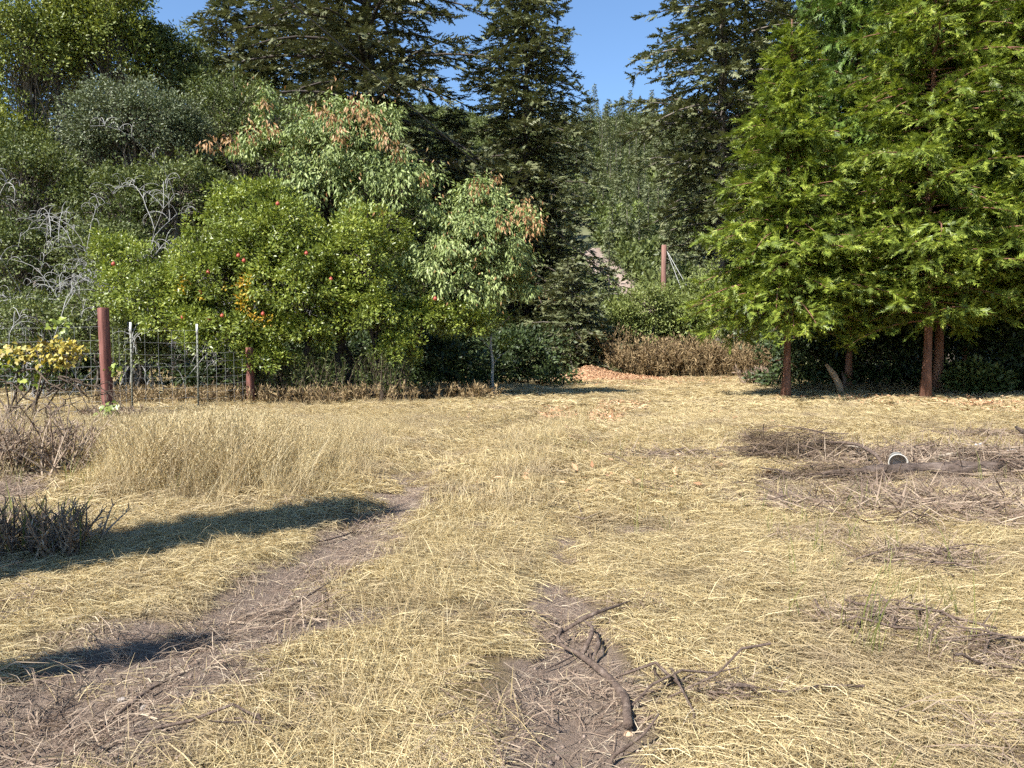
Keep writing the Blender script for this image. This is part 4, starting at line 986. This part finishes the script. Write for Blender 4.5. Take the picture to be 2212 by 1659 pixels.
def scrap(label, u, v, d, s, seed):
    g = np.random.default_rng(seed); c = dp(u, v, d); c[2] = float(ground(c[0], c[1])) + 0.10
    n = 9; uu, vv = np.meshgrid(np.linspace(-1, 1, n), np.linspace(-1, 1, n))
    V = np.stack([uu * s + g.normal(0, s * 0.12, (n, n)), vv * s * 0.7 + g.normal(0, s * 0.12, (n, n)), s * 0.9 * fbm(uu * 2 + seed, vv * 2, seed) + 0.4 * s * uu * vv + g.normal(0, s * 0.08, (n, n))], -1).reshape(-1, 3)
    i = np.arange(n - 1)[:, None] * n + np.arange(n - 1)[None]
    o = obj('crumpled_scrap', Acc().add(V, None, np.stack([i, i + 1, i + n + 1, i + n], -1).reshape(-1, 4)).mesh('crumpled_scrap', M['white_tip']), None, c)
    o.rotation_euler = (0.7, 0.1, 0.3); tag(o, label, 'litter')
scrap('crumpled white scrap on top of the brush pile', 2113, 978, 11.5, 0.06, 3)
scrap('crumpled white scrap near the right picture edge', 2185, 1006, 10.8, 0.075, 4)

# broken split branch leaning under the cedars
b = at_ground(1812, 26.5)
r = thing('broken_limb', 'freshly split pale limb leaning under the cedars', 'limb', b)
part('main_stem', Acc().tube([(0.15, 0.1, -0.05), (0.0, 0, 0.35), (-0.25, -0.1, 0.72), (-0.5, -0.15, 1.02)], [0.13, 0.12, 0.10, 0.05], 7, True, 0.15), M['cut_wood'], r)
part('side_branch', Acc().tube([(0.15, 0.05, 0.1), (0.2, 0, 0.5), (0.1, 0, 0.8)], [0.09, 0.06, 0.015], 6, True, 0.15), M['stick'], r)
# broken dead stubs on the first cedar's bare trunk
g = np.random.default_rng(17)
for k in range(9):
    a = g.uniform(0, 6.28); z = g.uniform(0.9, 2.5); l = g.uniform(0.15, 0.5); h = np.array([math.cos(a), math.sin(a), 0])
    p0 = h * 0.07 + np.array([0.02, 0.03, z])
    part('branch_stub', Acc().tube([p0, p0 + h * l * 0.5 + np.array([0, 0, -0.05]), p0 + h * l + np.array([0, 0, g.uniform(-0.3, 0.05)])], [0.03, 0.022, 0.01], 5, True, 0.1), M['bark_cedar'], cedar_a, True)

# ------------------------------------------------------------------ far hillside forest
def far_conifer(seed, H, R):
    w, c = conifer(H=H, z0=H * 0.08, R=R, prof=lambda f: (1 - f) ** 0.85, nb=62, spray=[FAR_NEEDLE], size=0.95, tw=0.8, sp=0.6, seed=seed, up=(-0.1, 0.2), droop=0.3, trunk_r=0.16, limb=0.0)
    a = Acc(); tv = np.concatenate(w.v)[:162]
    w2 = Acc().tube([(0, 0, -1), (0, 0, H * 0.5), (0, 0, H)], [0.18, 0.1, 0.01], 5, False)
    return w2.mesh('trunk', M['bark_grey']), c.mesh('crown', M['fir_far'])
far_kinds = [far_conifer(900, 13, 2.0), far_conifer(901, 16, 2.1), far_conifer(902, 11, 2.2), far_conifer(903, 14.5, 1.7)]
def far_broad(seed):
    g = np.random.default_rng(seed)
    c, _ = leafy([((0, 0, 3.4), (2.3, 2.3, 2.4), 48, 0.7), ((0.7, 0, 5.0), (1.3, 1.3, 1.3), 20, 0.6)], g, LEAF, 0.5, 0, (11, 16))
    return Acc().tube([(0, 0, -1), (0.1, 0, 2), (0.3, 0, 4)], [0.2, 0.14, 0.06], 5, False).mesh('trunk', M['bark_grey']), c.mesh('crown', M['leaf_far'])
far_leafy = [far_broad(910), far_broad(911)]
g = np.random.default_rng(99)
placed = 0; tries = 0; spots = []
while placed < 285 and tries < 20000:
    tries += 1
    d = 64 + 196 * g.uniform() ** 0.75
    u = g.uniform(545, 720) if g.uniform() < 0.88 else g.uniform(250, 900)
    x = (u - 512) / F * d
    if 62 < d < 128 and abs(x - bank_x(d) + 0.025 * (128 - d)) < bank_w(d) * 0.5 + 1.6 + 0.012 * (128 - d): continue
    if any((x - a) ** 2 + (d - b) ** 2 < (2.2 + d * 0.008) ** 2 for a, b in spots): continue
    spots.append((x, d)); placed += 1
    z = float(hill_z(np.array(x), np.array(d)))
    broad = (d < 150 and g.uniform() < 0.28)
    if broad:
        k = far_leafy[placed % 2]; nm, lab, grp = 'hillside_broadleaf', 'rounded yellow-green tree among conifers on the far hillside', 'broadleaf trees on the far hillside'
    else:
        k = far_kinds[placed % 4]; nm, lab, grp = 'hillside_conifer', 'slim conifer standing on the far forested hillside', 'conifers on the far hillside'
    s = g.uniform(0.65, 1.15) * (0.62 if d < 110 else 0.70)
    r = thing(nm, lab, 'tree', (x, d, z), g.uniform(0, 6.28), grp, (s, s, s * g.uniform(0.9, 1.15)))
    obj('trunk', k[0], r); obj('crown', k[1], r)
snag = Acc().tube([(0, 0, -1), (0.1, 0, 3), (0.3, 0.1, 6), (0.25, 0, 9)], [0.13, 0.11, 0.08, 0.02], 6, False)
for q in range(7):
    a = q * 2.4; snag.tube([(0.15, 0, 3 + q * 0.8), (0.15 + 0.8 * math.cos(a), 0.8 * math.sin(a), 3.5 + q * 0.8)], [0.03, 0.008], 4, False)
snag_me = snag.mesh('dead_snag', M['bark_grey'], True)
for k, (u, d, s_, lab) in enumerate([(1296, 190, 1.0, 'grey dead snag in the middle of the hillside forest'), (1405, 246, 1.2, 'grey dead snag on the ridge line right of the gap centre'), (1330, 165, 0.9, 'grey dead snag low on the hillside, above the pale earth slope'), (1300, 232, 1.0, 'grey dead snag near the ridge left of the gap centre')]):
    x = (u / 2.1602 - 512) / F * d
    tag(obj('dead_snag', snag_me, None, (x, d, float(hill_z(np.array(x), np.array(d)))), k, s_), lab, 'tree', 'dead snags on the hillside')

# ------------------------------------------------------------------ grass and straw: instanced tufts over measured points
def blades(n, g, L, sq, lie, width, spread=0.5, kinkz=0.03, head=0.0, segs=4, fan=None):
    """n ribbons rooted in a square of side 2*sq; lie 1 = flat on the ground along +x, less = upright, leaning by lie"""
    a = Acc(); m = segs + 1
    l = g.uniform(L[0], L[1], n); flat = lie >= 1.0
    th = g.normal(0, spread, n) if flat else g.uniform(0, 6.28, n)
    h = np.stack([np.cos(th), np.sin(th), 0 * th], -1); sd = np.stack([-h[:, 1], h[:, 0], 0 * th], -1)
    p0 = np.stack([g.uniform(-sq, sq, n), g.uniform(-sq, sq, n), 0 * l], -1)
    t = np.linspace(0, 1, m)
    if flat:
        p0 = p0 - h * (l * 0.5)[:, None]
        bend = g.normal(0, 0.11, n); zc = g.uniform(0.0, 1.0, n) ** 2 * kinkz + 0.004; sk = g.uniform(0.25, 0.75, n); ze = g.uniform(0, 1.5, n)
        P = p0[:, None] + h[:, None] * (l[:, None] * t)[..., None] + sd[:, None] * ((bend * l)[:, None] * t * t)[..., None]
        zz = np.where(t[None] < sk[:, None], 0.15 + 0.85 * t[None] / sk[:, None], 1 + (ze[:, None] - 1) * (t[None] - sk[:, None]) / (1 - sk[:, None]))
        P[..., 2] = zc[:, None] * zz + 0.003
        up = nrm(g.normal(0, 0.55, (n, 3)) + np.array([0, 0, 1.0]))
    else:
        e = g.uniform(0.03, lie * 1.2 + 0.1, n); curl = g.uniform(0.05, 0.9, n) * (0.35 + lie)
        ang = e[:, None] + curl[:, None] * t
        st = np.stack([np.sin(ang) * h[:, None, 0], np.sin(ang) * h[:, None, 1], np.cos(ang)], -1) * (l / segs)[:, None, None]
        P = p0[:, None] + np.concatenate([np.zeros((n, 1, 3)), np.cumsum(st[:, :-1], 1)], 1)
        up = nrm(g.normal(0, 0.6, (n, 3)) + np.array([0.2, 0.2, 0.2]))
    T = nrm(np.gradient(P, axis=1))
    S = nrm(np.cross(T, up[:, None])); w = width * g.uniform(0.6, 1.4, n)[:, None] * np.interp(t, [0, 0.6, 1], [1, 0.9, 0.25])[None]
    V = np.empty((n, 2 * m, 3)); V[:, 0::2] = P - S * w[..., None] / 2; V[:, 1::2] = P + S * w[..., None] / 2
    q = np.array([(2 * k, 2 * k + 1, 2 * k + 3, 2 * k + 2) for k in range(segs)])
    a.add(V.reshape(-1, 3), None, (q[None] + (np.arange(n) * 2 * m)[:, None, None]).reshape(-1, 4))
    if head:
        ki = np.nonzero(g.uniform(size=n) < head)[0]
        for f in (0.80, 0.88, 0.96, 1.0):
            i0 = min(int(f * segs), segs - 1); fr = f * segs - i0
            hp = P[ki, i0] * (1 - fr) + P[ki, i0 + 1] * fr
            a.scatter(LEAF, hp, T[ki, -1] + g.normal(0, 0.35, (len(ki), 3)), g.normal(0, 1, (len(ki), 3)), 0.035 * g.uniform(0.7, 1.3, len(ki)), 0.55)
    return a

def kit(name, accs, mat):
    c = bpy.data.collections.new(name)
    for k, a in enumerate(accs):
        o = bpy.data.objects.new('%s_%02d' % (name, k), a.mesh('%s_%02d' % (name, k), mat)); c.objects.link(o)
    return c, len(accs)

def strew(name, label, coll, pts, rot, scl, seed, pick=None):
    """one object: a cloud of points with a geometry-nodes tuft on each"""
    n = len(pts); c, kinds = coll; g = np.random.default_rng(seed)
    me = bpy.data.meshes.new(name); me.vertices.add(n); me.vertices.foreach_set('co', pts.astype(np.float32).ravel())
    at = me.attributes.new('turn', 'FLOAT_VECTOR', 'POINT'); at.data.foreach_set('vector', rot.astype(np.float32).ravel())
    at = me.attributes.new('size', 'FLOAT_VECTOR', 'POINT'); at.data.foreach_set('vector', scl.astype(np.float32).ravel())
    at = me.attributes.new('pick', 'INT', 'POINT'); at.data.foreach_set('value', (g.integers(0, kinds, n) if pick is None else pick).astype(np.int32))
    me.update()
    o = tag(obj(name, me), label, None, None, 'stuff')
    ng = bpy.data.node_groups.new(name, 'GeometryNodeTree')
    ng.interface.new_socket('Geometry', in_out='INPUT', socket_type='NodeSocketGeometry'); ng.interface.new_socket('Geometry', in_out='OUTPUT', socket_type='NodeSocketGeometry')
    N = ng.nodes; gi, go = N.new('NodeGroupInput'), N.new('NodeGroupOutput')
    ip, ci = N.new('GeometryNodeInstanceOnPoints'), N.new('GeometryNodeCollectionInfo')
    ci.inputs['Collection'].default_value = c; ci.inputs['Separate Children'].default_value = True; ci.inputs['Reset Children'].default_value = True
    ip.inputs['Pick Instance'].default_value = True
    def named(nm, dt):
        q = N.new('GeometryNodeInputNamedAttribute'); q.data_type = dt; q.inputs['Name'].default_value = nm; return q.outputs['Attribute']
    L = ng.links
    L.new(gi.outputs[0], ip.inputs['Points']); L.new(ci.outputs[0], ip.inputs['Instance'])
    L.new(named('pick', 'INT'), ip.inputs['Instance Index']); L.new(named('turn', 'FLOAT_VECTOR'), ip.inputs['Rotation']); L.new(named('size', 'FLOAT_VECTOR'), ip.inputs['Scale'])
    L.new(ip.outputs[0], go.inputs[0])
    md = o.modifiers.new('tufts', 'NODES'); md.node_group = ng
    return o

g = np.random.default_rng(2025)
brush_kit = []
for q in range(3):
    a, _ = leafy([((0, 0, 0.9), (1.6, 1.6, 1.1), 14, 0.55)], np.random.default_rng(700 + q), LEAF, 0.5, 0, (9, 13)); brush_kit.append(a)
K_brush = kit('hill_brush', brush_kit, M['leaf_mid'])
d = 60 + 195 * g.uniform(size=5200) ** 0.8; u = g.uniform(380, 860, 5200); x = (u - 512) / F * d
k = ~((d > 66) & (d < 127) & (np.abs(x - bank_x(d) + 0.8) < bank_w(d) * 0.5 + 0.9)); x, d = x[k], d[k]
n = len(x); sc = g.uniform(0.6, 1.5, n)
strew('hillside_brush', 'dull green brush covering the far hillside', K_brush, np.stack([x, d, hill_z(x, d)], -1), np.stack([0 * x, 0 * x, g.uniform(0, 6.28, n)], -1), np.stack([sc, sc, sc], -1), 9)
g = np.random.default_rng(2024)
def field_points(n, y0, y1, power, margin=1.6):
    y = y0 + (y1 - y0) * g.uniform(size=n) ** power
    return g.uniform(-1, 1, n) * (0.672 * y + margin), y
def cells(T, y0, y1, margin=1.6, jit=0.3):
    """centres of square patches of side T over the visible wedge"""
    xs = np.arange(-45, 45, T); ys = np.arange(y0, y1, T)
    x, y = np.meshgrid(xs, ys); x = x.ravel() + g.uniform(-jit, jit, x.size) * T; y = y.ravel() + g.uniform(-jit, jit, y.size) * T
    k = np.abs(x) < 0.672 * y + margin
    return x[k], y[k]
def flow(x, y):
    """direction in which straw was pressed down"""
    return 6.28 * 1.1 * fbm(x * 0.16 + 7, y * 0.16, 63, 2) + 2.4 * (fbm(x * 0.9, y * 0.9, 64, 2) - 0.5)
def put(name, label, K, x, y, sc, seed, ang=None, pick=None, z0=0.0, tilt=0.03, e=0.15):
    n = len(x); a = g.uniform(0, 6.28, n) if ang is None else ang
    gx_ = (ground(x + e, y) - ground(x - e, y)) / (2 * e); gy_ = (ground(x, y + e) - ground(x, y - e)) / (2 * e)
    lx = gx_ * np.cos(a) + gy_ * np.sin(a); ly = -gx_ * np.sin(a) + gy_ * np.cos(a)
    rot = np.stack([np.arctan(ly) + g.normal(0, tilt, n), -np.arctan(lx) + g.normal(0, tilt, n), a], -1)
    strew(name, label, K, np.stack([x, y, ground(x, y) + z0], -1), rot, np.stack([sc] * 3, -1), seed, pick)
def levels(bare, n, var=4):
    """pick a dense, medium or thin patch from how bare the ground is; -1 = none"""
    b = bare + np.clip(g.normal(0, 0.12, n), -0.2, 0.5) + 0.22 * (g.uniform(size=n) < 0.06)
    lv = np.where(b < 0.22, 0, np.where(b < 0.5, 1, np.where(b < 0.85, 2, -1)))
    return lv, lv * var + g.integers(0, var, n)
def rr(k): return np.random.default_rng(k)

def tall_mask(x, y):
    edge = rut_l(y) - 0.50 - 0.5 * (fbm(x * 1.3, y * 1.3, 31) - 0.5)
    m = np.clip((edge - x) / 1.3, 0, 1) * np.clip((y - 6.9 - 0.9 * fbm(x, y, 37)) / 1.4, 0, 1)
    m *= 1 - np.clip((-0.46 * y + 0.1 - x) / 1.2, 0, 0.92) * np.clip((11 - y) / 2.5, 0, 1)
    return m * np.clip((23 - y) / 2.0, 0, 1)
# pressed-down straw over the whole field: dense, medium and thin patches
K_near = kit('near_straw', [blades(n, rr(500 + 10 * q + k), (0.03, 0.28), 0.15, 1.0, 0.0030, 1.0, 0.055, segs=3) for q, n in enumerate((400, 150, 40)) for k in range(4)], M['straw'])
K_mid = kit('mid_straw', [blades(n, rr(540 + 10 * q + k), (0.07, 0.34), 0.3, 1.0, 0.0062, 0.95, 0.08, segs=2) for q, n in enumerate((620, 240, 70)) for k in range(4)], M['straw'])
K_far = kit('far_straw', [blades(560, rr(580 + k), (0.15, 0.5), 0.7, 1.0, 0.013, 1.0, 0.09, segs=2) for k in range(6)], M['straw'])
x, y = cells(0.26, 1.6, 7.6); lv, pk = levels(soil(x, y), len(x)); k = lv >= 0
put('pressed_straw', 'pressed down dry straw in the foreground', K_near, x[k], y[k], g.uniform(0.9, 1.15, k.sum()), 1, (flow(x, y) + g.normal(0, 0.3, len(x)))[k], pk[k])
x, y = cells(0.5, 7.4, 20.0); lv, pk = levels(np.maximum(soil(x, y) * 0.9, tall_mask(x, y) * 0.4), len(x)); k = lv >= 0
put('midfield_straw', 'pressed down dry straw across the middle of the field', K_mid, x[k], y[k], g.uniform(0.9, 1.2, k.sum()), 8, (flow(x, y) + g.normal(0, 0.3, len(x)))[k], pk[k])
x, y = cells(1.15, 19.5, 54.0, 4.0)
put('far_straw', 'pale dry straw at the far end of the field', K_far, x, y, g.uniform(0.85, 1.15, len(x)), 2, z0=0.01, e=0.5)
# upright short grass on the strip between the ruts, thinner elsewhere
K_short = kit('short_grass', [blades(n, rr(620 + 10 * q + k), (0.05, 0.20), 0.16, 0.6, 0.0028, segs=3) for q, n in enumerate((110, 45, 14)) for k in range(4)], M['straw'])
K_short2 = kit('short_mid_grass', [blades(n, rr(660 + 10 * q + k), (0.06, 0.24), 0.32, 0.6, 0.0052, segs=2) for q, n in enumerate((260, 110, 36)) for k in range(4)], M['straw'])
def strip(x, y):
    return np.clip(1.05 - 1.0 * np.exp(-(((x - (rut_l(y) + rut_r(y)) / 2) / 0.60) ** 2)) - 0.5 * (fbm(x * 0.8, y * 0.8, 71) - 0.5) - 0.25 * np.exp(-((x - rut_l(y) + 1.1) / 0.5) ** 2) + soil(x, y) * 0.8, 0, 1)
x, y = cells(0.28, 1.6, 8.0); lv, pk = levels(strip(x, y) * 0.95, len(x)); k = lv >= 0
put('standing_grass', 'short upright dry grass between the wheel ruts', K_short, x[k], y[k], g.uniform(0.85, 1.2, k.sum()), 3, None, pk[k])
x, y = cells(0.55, 7.8, 20.0); lv, pk = levels(strip(x, y) * 0.95, len(x)); k = lv >= 0
put('midfield_grass', 'short upright dry grass further along the track', K_short2, x[k], y[k], g.uniform(0.85, 1.2, k.sum()), 10, None, pk[k])
K_tall = kit('tall_grass', [blades(n, rr(700 + 10 * q + k), (0.22, 0.78), 0.26, 0.42, 0.0050, head=0.5) for q, n in enumerate((340, 170, 60)) for k in range(4)], M['straw'])
x, y = cells(0.42, 6.0, 23.0); tm = tall_mask(x, y); lv, pk = levels((1 - tm) * 0.8, len(x)); k = (lv >= 0) & (tm > 0.05)
put('tall_grass', 'tall dry grass standing left of the track', K_tall, x[k], y[k], (g.uniform(0.85, 1.15, len(x)) * np.interp(y, [7, 10, 12, 13, 15, 17, 22], [0.95, 0.85, 0.58, 0.46, 0.28, 0.18, 0.26]) * (0.45 + 0.6 * tm) * (0.75 + 0.5 * fbm(x * 0.7, y * 0.7, 44)))[k], 4, None, pk[k])
# litter and weathered straw
K_long = kit('long_straw', [blades(n, rr(720 + k), (0.22, 0.55), 0.25, 1.0, 0.0034, 0.5, 0.08) for k, n in enumerate((40, 26, 16))], M['straw'])
x, y = cells(0.5, 1.8, 12.0); k = (fbm(x * 0.55 + 3, y * 0.55, 131) + 0.15 * (x > 1.0) > 0.56) & (soil(x, y) < 0.5)
put('fallen_stalk', 'long fallen stalks lying in swaths over the short straw', K_long, x[k], y[k], g.uniform(0.8, 1.2, k.sum()), 12, (flow(x, y) + g.normal(0, 0.35, len(x)))[k])
K_lit = kit('soil_litter', [blades(n, rr(740 + k), (0.02, 0.15), 0.16, 1.0, 0.0030, 3.0, 0.03, segs=2) for k, n in enumerate((120, 90, 60, 45))], M['litter'])
K_grey = kit('grey_straw', [blades(n, rr(760 + k), (0.08, 0.32), 0.22, 1.0, 0.0036, 1.4, 0.09, segs=3) for k, n in enumerate((150, 110, 80, 60))], M['grey_straw'])
x, y = cells(0.28, 1.6, 11.0); k = soil(x, y) > 0.15
put('soil_litter', 'fine twigs and straw bits on the bare soil', K_lit, x[k], y[k], g.uniform(0.8, 1.3, k.sum()), 5)
x, y = cells(0.42, 1.8, 14.0)
lf = np.clip((-3.2 - 0.42 * (y - 5.6) - x) * 0.6, 0, 0.9) * np.clip((12 - y) / 3, 0, 1); rt = np.exp(-(((x - 5) / 2.4) ** 2 + ((y - 8.8) / 2.0) ** 2)) * 0.7
k = g.uniform(size=len(x)) < np.maximum.reduce([soil(x, y) * 0.35, lf, rt, 0.05 + 0 * x])
put('weathered_straw', 'grey weathered straw at the field edges and ruts', K_grey, x[k], y[k], g.uniform(0.8, 1.3, k.sum()), 6, z0=0.01)
K_green = kit('green_stalk', [blades(5, rr(800 + k), (0.15, 0.42), 0.05, 0.3, 0.005, segs=3) for k in range(4)], M['green_weed'])
x, y = field_points(1000, 2.2, 13.0, 1.2); k = ((x > 0.4) | (x < -3.0)) & (fbm(x * 0.9, y * 0.9, 83) > 0.60); x, y = x[k], y[k]
put('green_stalk', 'few olive green stalks sprouting through the straw', K_green, x, y, g.uniform(0.6, 1.1, len(x)), 7)

# small clods and stones on the bare soil
g = np.random.default_rng(31)
x, y = field_points(26000, 2.0, 9.0, 1.4); s = soil(x, y); k = g.uniform(size=len(x)) < s * 0.45; x, y = x[k], y[k]
oc = tpl([(0, 0, 1), (1, 0, 0), (0, 1, 0), (-1, 0, 0), (0, -1, 0), (0, 0, -0.6)], [(0, 1, 2), (0, 2, 3), (0, 3, 4), (0, 4, 1), (5, 2, 1), (5, 3, 2), (5, 4, 3), (5, 1, 4)])
n = len(x); tag(obj('soil_clod', Acc().scatter(oc, np.stack([x, y, ground(x, y) + 0.002], -1), g.normal(size=(n, 3)), g.normal(size=(n, 3)), g.gamma(1.6, 0.0026, n) + 0.002, g.uniform(0.7, 1.4, n)).mesh('soil_clod', M['clod'])), 'small clods and crumbs on the bare soil', None, None, 'stuff')
for q, (u, v, s, lab) in enumerate([(265, 1517, 0.022, 'small rounded pale stone in the left rut'), (312, 1532, 0.018, 'small rounded grey stone right of the pale one in the left rut')]):
    lo, hi = 1.0, 30.0
    for _ in range(40):
        m = (lo + hi) / 2; P = dp(u, v, m)
        if P[2] > ground(P[0], P[1]): lo = m
        else: hi = m
    V, T = oc
    c = dp(u, v, lo); a = ball(s, 10, 7)
    tag(obj('stone', Acc().add(np.concatenate(a.v)[:70] * np.array([1.2, 0.9, 0.7]), None, np.concatenate(a.q)[:60]).mesh('stone', M['stone'], True), None, (c[0], c[1], c[2] + s * 0.4), q), lab, 'stone')
